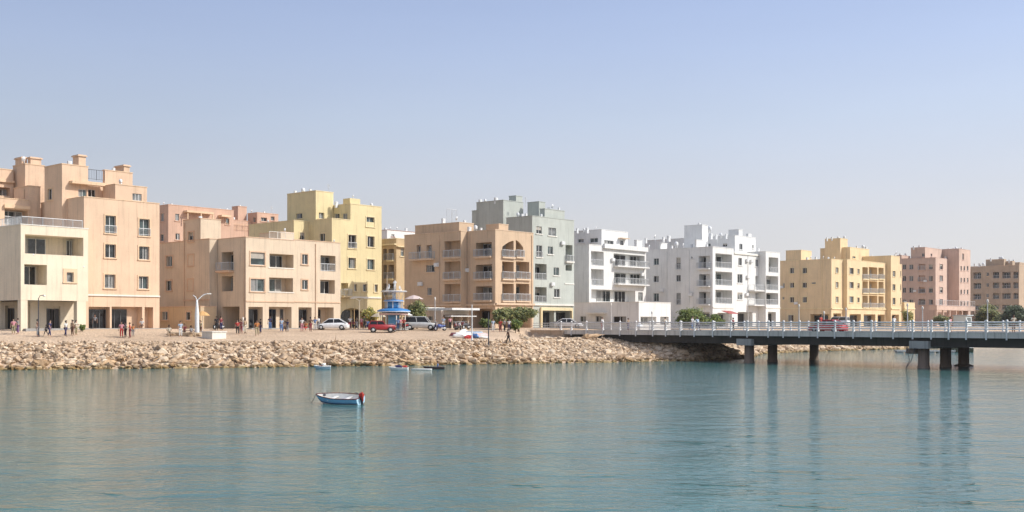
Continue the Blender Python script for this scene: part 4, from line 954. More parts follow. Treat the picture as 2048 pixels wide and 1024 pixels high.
for nm, c, lo_, sc, lab in (('dark_bundle', plain('cloth_navy', (.03, .03, .10), .8), (.02, 0, .36), (.55, .3, .24), 'dark blue bundle in the low white boat'), ('red_bundle', plain('cloth_red', (.50, .06, .05), .8), (.62, 0, .36), (.36, .24, .18), 'red bundle at the right end of the low white boat')):
    V_, F_ = HUL[7]; me = bpy.data.meshes.new(nm); me.from_pydata(V_, [], F_); me.materials.append(c); o = bpy.data.objects.new(nm, me); COL.objects.link(o); o.location = (e.location.x + lo_[0], e.location.y, lo_[2]); o.scale = sc; tag(o, lab, 'bundle')
bm_ = MB(); bm_.loft([[(x, -w, .03), (x, -w * .8, .09), (x, w * .8, .09), (x, w, .03), (x, w * .6, -.02), (x, -w * .6, -.02)] for x, w in ((-1.05, .03), (-.8, .18), (-.2, .27), (.5, .26), (.9, .16), (1.05, .04))])
o = bm_.build('surfboard', WHT, None, True); o.location = (*wat(843, 108.2), 0); tag(o, 'white board floating flat on the water beside the dark kayak', 'board')
e = boat('kayak', 'dark brown kayak low in the water carrying a seated paddler', 2.1, .6, .26, .2, plain('kayak_brown', (.08, .035, .03), .5), M_DARK, M_DARK, (*wat(868, 109.4), 0), R(3), 0, group='small craft near the bank', seats=1)
KAY = e
# pontoon and moored motor boat beyond the bridge
yp = 172
m = MB(); m.box(-4.3, 4.9, -.6, .6, .12, .34)
for k in range(6): m.box(-4.2 + k * 1.6, -3.2 + k * 1.6, -.5, .5, -.2, .118)
o = m.build('pontoon', plain('pontoon_grey', (.42, .42, .42), .7)); o.location = (*wat(1846, yp), .05); tag(o, 'thin grey floating pontoon seen under the bridge between the pillars', 'pontoon')
e = boat('motor_boat', 'moored cabin boat with dark hull and light deck seen under the bridge at right', 4.6, 1.7, .85, .7, plain('hull_olive', (.11, .10, .06), .5), WHT, WHT, (*wat(1915, 176), 0), R(-8), 0)
m = MB(); m.loft([[(sx * w, sy * .55, zz) for sx, sy in ((-1, -1), (1, -1), (1, 1), (-1, 1))] for w, zz in ((1.0, .6), (.95, 1.0), (.75, 1.35))]); m.build('cabin', WHT, e)
m = MB(); m.box(-.8, .8, -.57, -.552, .95, 1.2); m.build('cabin_window', M_GL[3], e)
m = MB(); m.lathe([(1.0, -.3), (1.0, .06), (.75, .16), (.6, .18)], 20); m.build('pillar_foot', S_COL, br, True, (52.0, 9.6, 0))
pp = Vector(BA) + bd * 52.0 + bn * (-.7); m = MB(); m.tube([(0, 0, 2.1), (.3, 0, .8), (-.1, 0, 0), (-.15, 0, -1)], .03); m.tube([(.9, 0, 2.1), (.5, 0, .8), (-.1, 0, 0)], .03)
o = m.build('hanging_cable', M_DARK, br); o.location = (50.8, -.2, 0)
m = MB(); m.lathe([(.5, 1.45), (.62, 1.5), (.62, 2.0)], 14); m.build('pile_stub', S_COL, br, True, (50.9, .75, 0))

# ================================================================ vehicles
def wheel(e, x, y, r, w=.2):
    m = MB(); m.lathe([(r * .55, -w / 2), (r * .95, -w / 2), (r, -w / 4), (r, w / 4), (r * .95, w / 2), (r * .55, w / 2)], 18); o = m.build('wheel', plain('tyre', (.03, .03, .03), .85), e, True, (x, y, r)); o.rotation_euler = (R(90), 0, 0)
    m = MB(); m.lathe([(.04, -w / 2 - .012), (r * .5, -w / 2 - .006), (r * .56, -w / 2 + .03), (r * .56, w / 2 - .03), (r * .5, w / 2 + .006), (.04, w / 2 + .012)], 14); m.build('rim', M_METAL, o, True)
def car(name, label, cat, mat, loc, rz, L, W_, prof, cab, r=.32, wb=.6, lower=.2, group='cars parked on the sand'):
    """prof: (x,z) upper body line front to back; cab: (x0,x1 at belt, x2,x3 at roof, belt z, roof z)"""
    e = empty(name, label, cat, loc, rz, group)
    m = MB(); rings = []
    for x, zt, k in prof:
        w = W_ / 2 * k; rings.append([(x, -w * .93, lower), (x, -w, lower + .15), (x, -w, zt * .72), (x, -w * .94, zt), (x, w * .94, zt), (x, w, zt * .72), (x, w, lower + .15), (x, w * .93, lower)])
    m.loft(rings); m.build('body', mat, e, True)
    x0, x1, x2, x3, zb_, zr = cab; w = W_ / 2
    m = MB(); m.loft([[(x0, -w * .93, zb_ - .03), (x1, -w * .93, zb_ - .03), (x1, w * .93, zb_ - .03), (x0, w * .93, zb_ - .03)], [(x2, -w * .74, zr), (x3, -w * .74, zr), (x3, w * .74, zr), (x2, w * .74, zr)]]); g = m.build('cabin_glass', M_GL[3], e)
    m = MB(); m.loft([[(x2 - .05, -w * .77, zr - .02), (x3 + .05, -w * .77, zr - .02), (x3 + .05, w * .77, zr - .02), (x2 - .05, w * .77, zr - .02)], [(x2 + .06, -w * .7, zr + .05), (x3 - .06, -w * .7, zr + .05), (x3 - .06, w * .7, zr + .05), (x2 + .06, w * .7, zr + .05)]])
    for sg in (-1, 1):
        for t in (0, .48, 1):
            m.bar((x0 + (x1 - x0) * t, sg * w * .94, zb_ - .02), (x2 + (x3 - x2) * t, sg * w * .755, zr), .035, 5)
    m.build('roof', mat, e)
    for x in (-L / 2 * wb, L / 2 * wb):
        for y in (-W_ / 2 + .08, W_ / 2 - .08): wheel(e, x, y, r)
    xf = prof[0][0]
    for y in (-.55, .55):
        m = MB(); m.box(xf - .02, xf + .1, y * W_ / 1.7 - .16, y * W_ / 1.7 + .16, .56, .7); m.build('headlight', M_GL[2], e)
        xb = prof[-1][0]; m = MB(); m.box(xb - .1, xb + .02, y * W_ / 1.7 - .12, y * W_ / 1.7 + .12, .62, .8); m.build('tail_light', plain('tail_red', (.4, .02, .02), .3), e)
    m = MB(); m.box(xf - .06, xf + .08, -W_ * .4, W_ * .4, .3, .42); m.build('bumper', plain('bumper_grey', (.12, .12, .12), .6), e)
    return e
SED = [(-2.15, .55, .8), (-2.0, .66, .92), (-1.2, .78, 1), (-.5, .86, 1), (1.2, .9, 1), (1.9, .86, .96), (2.15, .7, .85)]
def gp(px, y):
    return on(px, y)
car('parked_car', 'white saloon car parked on the sand in front of the peach block', 'car', M_WHITEP, gp(664, 139), R(2), 4.3, 1.75, SED, (-1.1, 1.85, -.35, .95, .86, 1.38))
SUV = [(-2.2, .6, .85), (-2.05, .85, .95), (-1.2, .98, 1), (-.6, 1.02, 1), (1.9, 1.02, 1), (2.2, .95, .93)]
car('parked_car', 'white and silver off road estate car parked right of the blue kiosk', 'car', plain('silver_paint', (.55, .55, .53), .3), gp(842, 142), R(176), 4.5, 1.85, SUV, (-1.15, 2.12, -.6, 1.85, 1.02, 1.72), r=.36, lower=.3)
JEEP = [(-1.75, .6, .8), (-1.6, .95, .8), (-.55, 1.0, .85), (-.4, 1.0, 1), (1.5, 1.0, 1), (1.65, .9, .97)]
car('parked_car', 'dark red small open backed car standing in front of the blue kiosk', 'car', plain('dark_red_paint', (.32, .02, .025), .35), gp(764, 135), R(184), 3.5, 1.6, JEEP, (-.4, 1.5, -.1, 1.35, 1.0, 1.42), r=.34, lower=.35)
car('parked_car', 'white car standing in front of the shops under the grey green block', 'car', M_WHITEP, (wpos(1138, 166), 166, 3.9), R(170), 4.3, 1.75, SED, (-1.1, 1.85, -.35, .95, .86, 1.38))
car('passing_car', 'red car crossing the bridge, seen through the railing', 'car', plain('bright_red_paint', (.55, .04, .04), .35), bpt(1656, 6, 3.54), BR, 4.2, 1.75, SED, (-1.1, 1.85, -.35, .95, .86, 1.4), group='cars crossing the bridge')
car('parked_van', 'white van parked at the corner of the golden yellow block', 'van', M_WHITEP, (wpos(1676, 236), 236, 3.9), R(-35), 4.8, 1.9, [(-2.3, .8, .9), (-2.1, 1.1, 1), (-1.5, 1.3, 1), (-1.2, 1.35, 1), (2.2, 1.4, 1), (2.35, 1.3, .96)], (-1.5, 2.3, -1.0, 2.2, 1.35, 2.1), r=.36, group='vans')

def motorbike(label, loc, rz, mat):
    e = empty('motorcycle', label, 'motorcycle', loc, rz, 'motorcycles parked on the sand')
    for x in (-.62, .62): wheel(e, x, 0, .3, .12)
    m = MB(); m.loft([[(x, -w, z0), (x, w, z0), (x, w * .7, z1), (x, -w * .7, z1)] for x, w, z0, z1 in ((-.45, .06, .55, .75), (-.25, .16, .42, .86), (.1, .17, .4, .84), (.3, .12, .5, .72), (.75, .08, .62, .74))]); m.build('body', mat, e, True)
    m = MB(); m.loft([[(x, -w, z0), (x, w, z0), (x, w * .7, z1), (x, -w * .7, z1)] for x, w, z0, z1 in ((-.05, .12, .85, .9), (.3, .15, .8, .88), (.78, .12, .82, .92))]); m.build('seat', M_DARK, e, True)
    m = MB(); m.bar((-.62, 0, .3), (-.4, 0, .95), .04); m.bar((-.4, 0, .95), (-.36, 0, 1.02), .03); m.bar((-.36, -.34, 1.05), (-.36, .34, 1.05), .025); m.build('handlebar', M_METAL, e)
    m = MB(); m.bar((.1, -.18, .32), (.75, -.2, .38), .05, 8); m.build('exhaust', M_METAL, e)
    return e
RED2 = plain('bike_red', (.4, .03, .03), .35)
for px, y, rz, mt, lab in ((785, 136, 70, M_DARK, 'black motorcycle standing just right of the dark red car'), (880, 141, 30, plain('bike_blue', (.06, .1, .3), .4), 'blue motorcycle behind the tail of the silver off road car'), (911, 144, 100, RED2, 'red motorcycle in front of the pavilion, left of the curved pillar lamp'),
                       (918, 144.6, 110, M_WHITEP, 'white motorcycle parked beside a red one before the pavilion'), (932, 145.5, 60, M_DARK, 'black motorcycle at the right end of the pavilion'), (806, 141, 20, RED2, 'red motorcycle under the right edge of the blue kiosk roof'), (437, 133.5, 60, M_DARK, 'black motorcycle in the shade left of the open ground floor bay')):
    motorbike(lab, on(px, y), R(rz), mt)

# upturned boats and tarpaulins
for px, y, c, rz, s_, lab, nm in ((925, 131.5, WHT, 20, .85, 'white upturned boat with red edge at the front of the heap on the sand', 'upturned_boat'), (945, 133, plain('boat_pale_blue', (.45, .55, .66), .4), -12, .9, 'pale blue upturned boat behind the white one on the sand', 'upturned_boat'), (958, 131.8, plain('boat_pink', (.62, .45, .42), .5), 38, .8, 'pinkish upturned boat at the right end of the heap on the sand', 'upturned_boat'), (912, 132.2, plain('boat_maroon', (.28, .06, .06), .5), -25, .7, 'maroon upturned boat at the left end of the heap on the sand', 'upturned_boat')):
    x, yy, zz = on(px, y); e = empty(nm, lab, 'boat', (x, yy, zz), R(rz), 'boats drawn up on the sand')
    r = [[(p[0] * s_, p[1] * s_, (.5 - p[2]) * s_) for p in q] for q in hull_rings(2.7, 1.2, .5, .42)]; m = MB(); m.loft(r, closed=False); m.quad(*r[-1]); m.quad(*[q[0] for q in r], *[q[7] for q in r][::-1]); m.build('hull', c, e, True)
    g = MB()
    for k in (0, 7): g.tube([Vector(q[k]) for q in r], .035, 6)
    g.build('gunwale', RED2 if c is WHT else WHT, e)
    m = MB(); m.box(-1.0 * s_, 1.25 * s_, -.03, .03, .6 * s_, .68 * s_); m.build('keel', WHT, e)

for i_, (px, y, sc, c, lab) in enumerate(((919, 130.6, (.9, .5, .45), WHT, 'crumpled white tarpaulin at the front left of the heap of boats'), (938, 130.4, (1.1, .5, .35), RED2, 'red tarpaulin in the middle of the heap of boats'), (951, 131.0, (.8, .5, .5), plain('tarp_blue', (.12, .25, .5), .8), 'blue tarpaulin right of the red one in the heap of boats'), (966, 130.6, (.8, .45, .3), WHT, 'small white tarpaulin at the right end of the heap of boats'), (930, 133.6, (1.0, .6, .75), WHT, 'tall white covered bundle at the back of the heap of boats'))):
    x, yy, zz = on(px, y); V_, F_ = hull(50 + i_, 30, .8); me = bpy.data.meshes.new('tarpaulin'); me.from_pydata(V_, [], F_); me.materials.append(c); o = bpy.data.objects.new('tarpaulin', me); COL.objects.link(o); o.location = (x, yy, zz + sc[2] * .4); o.scale = sc; o.rotation_euler = (0, 0, i_)
    tag(o, lab, 'tarpaulin', 'tarpaulins on the sand')
# white box planter, rocks and fountain rim left of centre
x, y, zz = on(428, 121.5); e = empty('stone_bench_box', 'low white rectangular masonry box standing on the sand', 'planter', (x, y, zz), R(ROT))
m = MB(); m.box(-.9, .9, -1.0, 1.0, -.4, .62); m.build('base', stucco('box_white', (.76, .72, .64), .15), e); m = MB(); m.box(-.97, .97, -1.07, 1.07, .625, .74); m.build('top', stucco('box_top', (.70, .68, .62), .15), e)
x, y, zz = on(372, 123); e = empty('rock_garden', 'low ring of rubble stones around the foot of the white curved lamp', 'rock garden', (x, y, zz), 0)
rn = random.Random(4); v = []; f = []
for k in range(60):
    t = rn.uniform(0, 6.28); rr = rn.uniform(.7, 1); V_, F_ = rn.choice(HUL); r_ = rn.uniform(.15, .32); i = len(v); v += [(math.cos(t) * rr * 2.1 + p.x * r_, math.sin(t) * rr * 1.2 + p.y * r_, .1 + p.z * r_) for p in V_]; f += [tuple(q + i for q in t_) for t_ in F_]
me = bpy.data.meshes.new('stones'); me.from_pydata(v, [], f); me.materials.append(M_ROCK); o = bpy.data.objects.new('stones', me); COL.objects.link(o); o.parent = e
m = MB(); m.lathe([(1.9, -.3), (1.9, .32), (1.7, .36), (1.6, .25)], 28); o = m.build('basin', stucco('basin', (.55, .42, .28), .2), e); o.scale = (1, .55, 1)

# ---- lamps
def lamp(kind, px, y, ytop, label, loc=None, mat=None):
    x, yy, zz = loc or on(px, y); h = EYE + (HY - ytop) * yy / F - zz
    e = empty('street_lamp', label, 'street lamp', (x, yy, zz), 0, 'street lamps'); mt = mat or plain('lamp_grey', (.48, .48, .47), .5)
    m = MB()
    if kind == 'cone':
        m.lathe([(.27, 0), (.27, .4), (.23, h * .35), (.25, h * .5), (.15, h * .72), (.09, h * .86)], 14); m.build('pole', M_WHITEP, e, True)
        m = MB(); pts = [Vector((.0 + t * 1.1, 0, h * .84 + math.sin(t * 1.5) * h * .16)) for t in [k / 8 for k in range(9)]]; m.tube(pts, .07, 6); m.tube([(0, 0, h * .84), (-.15, 0, h * .93), (-.45, 0, h * .97)], .05); m.build('arm', M_WHITEP, e, True)
        m = MB(); m.loft([[(x_, -w, 0), (x_, w, 0), (x_, w * .6, .1), (x_, -w * .6, .1)] for x_, w in ((0, .06), (.1, .14), (.45, .12), (.55, .04))]); m.build('lamp_head', M_TRIMW, e, False, (1.05, 0, h - .02))
        return e
    m.bar((0, 0, 0), (0, 0, .5), .13, 8, .1); m.bar((0, 0, .5), (0, 0, h - .35), .075, 8, .05); m.build('pole', mt, e)
    if kind == 'globe':
        m = MB(); m.lathe([(.04, -.1), (.06, 0), (.11, .1), (.12, .22), (.08, .36), (.02, .42)], 12); m.build('lamp_head', M_TRIMW, e, True, (0, 0, h - .42))
    elif kind == 'twin':
        m = MB()
        for s_ in (-1, 1): m.tube([(0, 0, h - .5), (s_ * .3, 0, h - .2), (s_ * .75, 0, h - .08)], .04)
        m.build('arm', mt, e)
        for s_ in (-1, 1): m = MB(); m.box(s_ * .9 - .25, s_ * .9 + .25, -.09, .09, h - .14, h - .03); m.build('lamp_head', M_TRIMW, e)
    elif kind == 'bracket':
        m = MB(); m.tube([(0, 0, h - .4), (.15, 0, h - .08), (.6, 0, h)], .035); m.build('arm', mt, e)
        m = MB(); m.lathe([(.16, -.12), (.12, .02), (.04, .08)], 10); m.build('lamp_head', M_TRIMW, e, True, (.62, 0, h - .06))
    return e
lamp('cone', 394, 122.6, 588, 'white tapering lamp post with one long curved arm, rising from the ring of stones')
lamp('bracket', 77, 117, 590, 'thin dark lamp post in front of the arcade of the cream block', mat=M_DARK)
lamp('globe', 870, 146, 594, 'slim lamp with white figure like head beside the pavilion')
lamp('plain', 944, 128, 603, 'plain white post standing behind the heap of boats', mat=M_WHITEP)
lamp('plain', 977, 127, 619, 'dark thin post at the top edge of the rock bank, before the tree', mat=M_DARK)
lamp('plain', 708.5, 146, 612, 'ochre wooden post left of the pale post before the yellow arches', mat=plain('post_ochre', (.45, .30, .14), .8))
lamp('twin', 718.5, 145, 595, 'pale post with two arms before the arches of the yellow block', mat=plain('post_pale', (.6, .52, .38), .7))
lamp('globe', 486, 133, 634, 'short lamp by the corner pillar of the peach block')
for i, (px, yt, off, lab) in enumerate(((1304, 622, 12, 'bridge lamp standing just left of the small round tree'), (1222, 606, 14, 'thin bridge lamp in front of the grey annex wall'), (1598, 608, 12, 'tall white bridge lamp before the golden block'), (1648, 622, 13, 'short lamp above the red car on the bridge'), (1692, 615, 10, 'white lamp beside the corner of the golden block arcade'), (1845, 612, 13, 'white bridge lamp before the shaded pink wall'), (1975, 598, 13, 'bridge lamp before the beige block, between the two big trees'), (1815, 606, 14, 'bridge lamp in front of the low annex of the golden block'))):
    lamp('globe', px, 0, yt, lab, loc=bpt(px, off), mat=plain('lamp_white', (.66, .64, .60), .5))

# ---- the blue kiosk
yk = 141; x, y, zz = on(787.5, yk); pm_ = yk / F
def kz(py): return EYE + (HY - py) * pm_ - zz
e = empty('tiered_kiosk', 'round blue and white tiered kiosk topped by white statues', 'kiosk', (x, y, zz))
BL2 = plain('kiosk_blue', (.04, .22, .52), .45, 0, .15); BL3 = plain('kiosk_blue_light', (.12, .36, .62), .5, 0, .15)
m = MB(); m.lathe([(1.9, 0), (1.9, .2), (1.5, .22)], 24); m.build('plinth', M_CONC, e)
m = MB(); m.lathe([(.75, .2), (.75, kz(624))], 18); m.build('core', BL3, e, True)
for k in range(8): t = k * .785 + .3; m = MB(); m.bar((1.75 * math.cos(t), 1.75 * math.sin(t), .2), (1.75 * math.cos(t), 1.75 * math.sin(t), kz(624)), .06, 8); m.build('column', M_TRIMW, e, True)
m = MB(); m.lathe([(1.9, kz(624.6)), (2.15, kz(624)), (2.12, kz(621)), (1.7, kz(618.2)), (1.0, kz(616.4))], 28); m.build('roof', BL2, e, True)
m = MB(); m.lathe([(1.85, kz(630)), (1.88, kz(626.3))], 28); m.build('fringe', plain('fringe_pink', (.65, .45, .40), .7), e)
m = MB(); m.lathe([(.8, kz(616)), (.8, kz(603.7))], 20); m.build('upper_drum', BL3, e, True)
for k in range(8): t = k * .785; m = MB(); m.box(1.08 * math.cos(t) - .06, 1.08 * math.cos(t) + .06, 1.08 * math.sin(t) - .06, 1.08 * math.sin(t) + .06, kz(616.3), kz(603.7)); m.build('drum_panel', M_TRIMW, e)
m = MB(); m.lathe([(1.1, kz(603.6)), (1.3, kz(603)), (1.25, kz(600.5)), (.4, kz(599))], 24); m.build('upper_roof', BL2, e, True)
m = MB(); m.lathe([(2.14, kz(624.2)), (2.18, kz(624)), (2.18, kz(623)), (2.13, kz(622.8))], 28); m.build('rim', M_WHITEP, e); m = MB(); m.lathe([(1.31, kz(603.2)), (1.34, kz(603)), (1.34, kz(602.3)), (1.3, kz(602.1))], 24); m.build('rim', M_WHITEP, e)
m = MB(); m.lathe([(.35, kz(599)), (.22, kz(594)), (.3, kz(588)), (.15, kz(584.5))], 14); m.build('stem', M_WHITEP, e, True)
for k in range(6): t = k * 1.047 + .2; m = MB(); m.bar((1.05 * math.cos(t), 1.05 * math.sin(t), kz(600.6)), (1.3 * math.cos(t), 1.3 * math.sin(t), kz(584.5)), .03, 6); m.build('strut', M_METAL, e)
m = MB(); m.lathe([(.3, kz(585)), (1.6, kz(584)), (1.75, kz(582.8)), (1.6, kz(581.8)), (.3, kz(581.5))], 28); m.build('disc', M_WHITEP, e, True)
KIOSK = (e, kz(581.5))
x, y, zz = on(774, 142.5); m = MB(); m.bar((0, 0, 0), (0, 0, EYE + (HY - 551) * 142.5 / F - zz), .07, 8, .05); o = m.build('pole', plain('post_wood', (.42, .34, .26), .8)); o.location = (x, y, zz); tag(o, 'tall thin wooden pole rising behind the left side of the blue kiosk', 'pole')
def parasol(px, y, c, lab, h=2.4, r=1.3):
    x, yy, zz = on(px, y); e = empty('parasol', lab, 'parasol', (x, yy, zz), 0, 'parasols'); m = MB(); m.bar((0, 0, 0), (0, 0, h), .03, 6); m.build('pole', M_METAL, e)
    m = MB(); m.lathe([(r, h - .55), (r * .55, h - .2), (.04, h)], 8); m.build('canopy', c, e)
parasol(806, 142.2, M_TRIMW, 'white parasol standing right under the blue kiosk roof')
parasol(828, 148, plain('parasol_pink', (.62, .5, .45), .8), 'pale pink parasol behind the kiosk, above the tree', 4.5, 1.3)
parasol(757, 146, plain('parasol_tan', (.5, .42, .3), .8), 'tan parasol left of the blue kiosk', 2.1, 1.1)
parasol(1279, 158, M_WHITEP, 'closed white parasol like canopy by the shop left of the annex', 2.6, .6)
parasol(405, 129, plain('parasol_orange', (.62, .36, .14), .8), 'orange and white parasol right of the white curved lamp', 2.4, .9)

# ================================================================ trees
M_BARK = plain('bark', (.16, .11, .07), .9, 0, .3, 6, .4)
def tree(name, label, loc, h, rx, ry, rz, mat, seed, n=5200, leaf=.16, trunk=.16, cat='tree', group=None, cz=None, nc=26):
    rn = random.Random(seed); e = empty(name, label, cat, loc, 0, group); cz = cz if cz is not None else h - rz
    cl = []
    for _ in range(nc):
        while True:
            p = Vector((rn.uniform(-1, 1), rn.uniform(-1, 1), rn.uniform(-1, 1)))
            if p.length < 1: break
        p *= rn.uniform(.75, 1.0); cl.append((Vector((p.x * rx * .82, p.y * ry * .82, cz + p.z * rz * .82)), rn.uniform(.22, .42)))
    m = MB(); nt_ = 3 if trunk > .1 else 2
    top = Vector((0, 0, max(.3, cz - rz * .5))); m.bar((0, 0, -.2), tuple(top), trunk, 8, trunk * .7)
    for c, _ in cl[::2]: 
        mid = top.lerp(c, .5) + Vector((0, 0, .1 * rz)); m.bar(tuple(top), tuple(mid), trunk * .45, 5, trunk * .25); m.bar(tuple(mid), tuple(c), trunk * .25, 5, trunk * .08)
    m.build('trunk', M_BARK, e, True)
    v = []; f = []
    for i in range(n):
        c, cr = rn.choice(cl); d = Vector((rn.gauss(0, 1), rn.gauss(0, 1), rn.gauss(0, 1))).normalized() * (rn.random() ** .45) * cr
        if rn.random() < .12: d *= 1.45
        p = c + Vector((d.x * rx, d.y * ry, d.z * rz)); 
        if p.z < .05: continue
        a = Vector((rn.gauss(0, 1), rn.gauss(0, 1), rn.gauss(0, 1))).normalized(); b = a.orthogonal().normalized(); s = leaf * rn.uniform(.6, 1.3); j = len(v)
        v += [tuple(p + a * s), tuple(p + b * s * .45), tuple(p - a * s), tuple(p - b * s * .45)]; f.append((j, j + 1, j + 2, j + 3))
    me = bpy.data.meshes.new('crown'); me.from_pydata(v, [], f); me.materials.append(mat); o = bpy.data.objects.new('crown', me); COL.objects.link(o); o.parent = e
    return e
LF1 = island('leaf_olive', (.07, .10, .03), (.17, .19, .05), (.34, .30, .10), .6, 0); LF2 = island('leaf_green', (.05, .09, .015), (.13, .18, .03), (.26, .28, .06), .6, 0)
LF3 = island('leaf_dark', (.03, .055, .02), (.06, .09, .035), (.12, .15, .06), .6, 0); LF4 = island('leaf_flowering', (.10, .13, .03), (.30, .28, .05), (.55, .42, .10), .6, 0)
def at(px, y): return on(px, y)
tree('leafy_tree', 'round olive green tree between the blue kiosk and the pavilion', at(834, 147), 3.9, 1.7, 1.5, 1.5, LF1, 1, 5200)
tree('flowering_bush', 'yellow green flowering bush under the second arch of the yellow block', at(741, 152), 3.0, 1.5, 1.2, 1.2, LF4, 2, 3200, cat='bush')
tree('leafy_tree', 'small olive tree left of the wide one at the foot of the brown block', at(1000, 146), 2.9, 1.3, 1.2, 1.15, LF1, 3, 3800)
tree('leafy_tree', 'wide spreading olive tree at the corner of the brown block', at(1037, 148), 3.5, 2.7, 1.8, 1.35, LF1, 4, 7500)
tree('shrub', 'low bright green shrub under the wide tree beside the fence', at(1031, 142.5), 1.7, .9, .8, .75, LF2, 5, 2200, cat='shrub', trunk=.06)
tree('shrub', 'low green shrub before the dark ground floor of the brown block', at(970, 150), 1.5, .9, .8, .7, LF2, 6, 1800, cat='shrub', trunk=.06)
tree('leafy_tree', 'dense bright green round tree behind the bridge railing, before the white block', (wpos(1379, 183), 183, 3.8), 3.6, 3.1, 2.4, 2.0, LF2, 7, 9000, leaf=.2)
tree('leafy_tree', 'smaller green tree just right of the dense bright one', (wpos(1432, 186), 186, 3.8), 2.6, 1.6, 1.4, 1.3, LF2, 8, 4000, leaf=.2)
tree('leafy_tree', 'ragged light green tree at the foot of the pink block', (wpos(1886, 262), 262, 3.8), 3.4, 2.6, 2, 1.8, LF1, 9, 3600, leaf=.25)
tree('leafy_tree', 'thin grey green tree in front of the low annex of the golden block', (wpos(1815, 240), 240, 3.8), 4.0, 1.5, 1.5, 1.9, LF4, 10, 1500, leaf=.25)
tree('leafy_tree', 'broad grey green tree before the beige block, left of the darkest one', (wpos(1980, 300), 300, 3.8), 6.3, 5.0, 4, 3.3, LF1, 11, 8000, leaf=.35)
tree('leafy_tree', 'darkest dense tree at the right edge, before the beige block', (wpos(2036, 290), 290, 3.8), 6.3, 4.8, 4, 3.3, LF3, 12, 9000, leaf=.35)
tree('shrub', 'potted palm like shrub on the cream block arcade step', at(165, 122), 1.0, .4, .4, .45, LF2, 13, 500, leaf=.1, cat='shrub', trunk=.03)

# ================================================================ people
def skin_mesh(name, joints, edges, root=0, sub=1):
    me = bpy.data.meshes.new(name + '_skeleton'); me.from_pydata([j[:3] for j in joints], edges, [])
    o = bpy.data.objects.new(name, me); COL.objects.link(o)
    md = o.modifiers.new('s', 'SKIN'); md.use_smooth_shade = True
    for i, j in enumerate(joints):
        r = j[3]; me.skin_vertices[0].data[i].radius = r if isinstance(r, tuple) else (r, r)
    me.skin_vertices[0].data[root].use_root = True
    ms = o.modifiers.new('u', 'SUBSURF'); ms.levels = sub; ms.render_levels = sub
    bpy.context.view_layer.update(); dg = bpy.context.evaluated_depsgraph_get()
    out = bpy.data.meshes.new_from_object(o.evaluated_get(dg)); out.name = name
    bpy.data.objects.remove(o); bpy.data.meshes.remove(me); out.materials.clear(); out.materials.append(M_METAL)
    for p in out.polygons: p.use_smooth = True
    return out
def pose(kind, sw=0.0):
    """joint dictionary, person faces -y, height 1.72"""
    J = {}
    hip = .93 if kind != 'sit' else .50
    lean = .06 * sw
    J['pel'] = Vector((0, 0, hip)); J['wai'] = Vector((0, -.02 - lean * .3, hip + .16)); J['che'] = Vector((0, -.03 - lean, hip + .36)); J['nec'] = Vector((0, -.02 - lean, hip + .54)); J['hea'] = Vector((0, -.045 - lean * 1.1, hip + .66)); J['top'] = Vector((0, -.03 - lean, hip + .74)); J['nose'] = Vector((0, -.15 - lean, hip + .645))
    for s, n in ((-1, 'l'), (1, 'r')):
        J['sh' + n] = J['che'] + Vector((s * .19, .01, .10)); a = sw * s
        if kind == 'sit': J['el' + n] = J['sh' + n] + Vector((s * .06, -.08, -.27)); J['wr' + n] = J['el' + n] + Vector((-s * .08, -.23, -.04)); hd = Vector((-s * .1, -.95, -.15)).normalized()
        elif kind == 'hold': J['el' + n] = J['sh' + n] + Vector((s * .07, -.02, -.28)); J['wr' + n] = J['el' + n] + Vector((-s * .10, -.2, .12)); hd = Vector((-s * .3, -.7, .3)).normalized()
        else: J['el' + n] = J['sh' + n] + Vector((s * .06, .12 * a, -.28)); J['wr' + n] = J['el' + n] + Vector((s * .02, .04 + .06 * a - .08 * abs(a) - .05, -.25)); hd = Vector((0, -.12, -1)).normalized()
        J['hd' + n] = J['wr' + n] + hd * .085; J['hdir' + n] = hd
        J['hi' + n] = J['pel'] + Vector((s * .095, 0, -.04))
        if kind == 'sit': J['kn' + n] = J['hi' + n] + Vector((s * .05, -.42, .0)); J['an' + n] = Vector((s * .13, -.46 + .08 * s, .09))
        else: J['kn' + n] = J['hi' + n] + Vector((s * .01, -.03 - .16 * -a, -.40)); J['an' + n] = Vector((s * .11, .30 * a + .02, .085 + (.07 if a > .3 else 0)))
        J['to' + n] = J['an' + n] + Vector((s * .02, -.17, -.05))
    return J
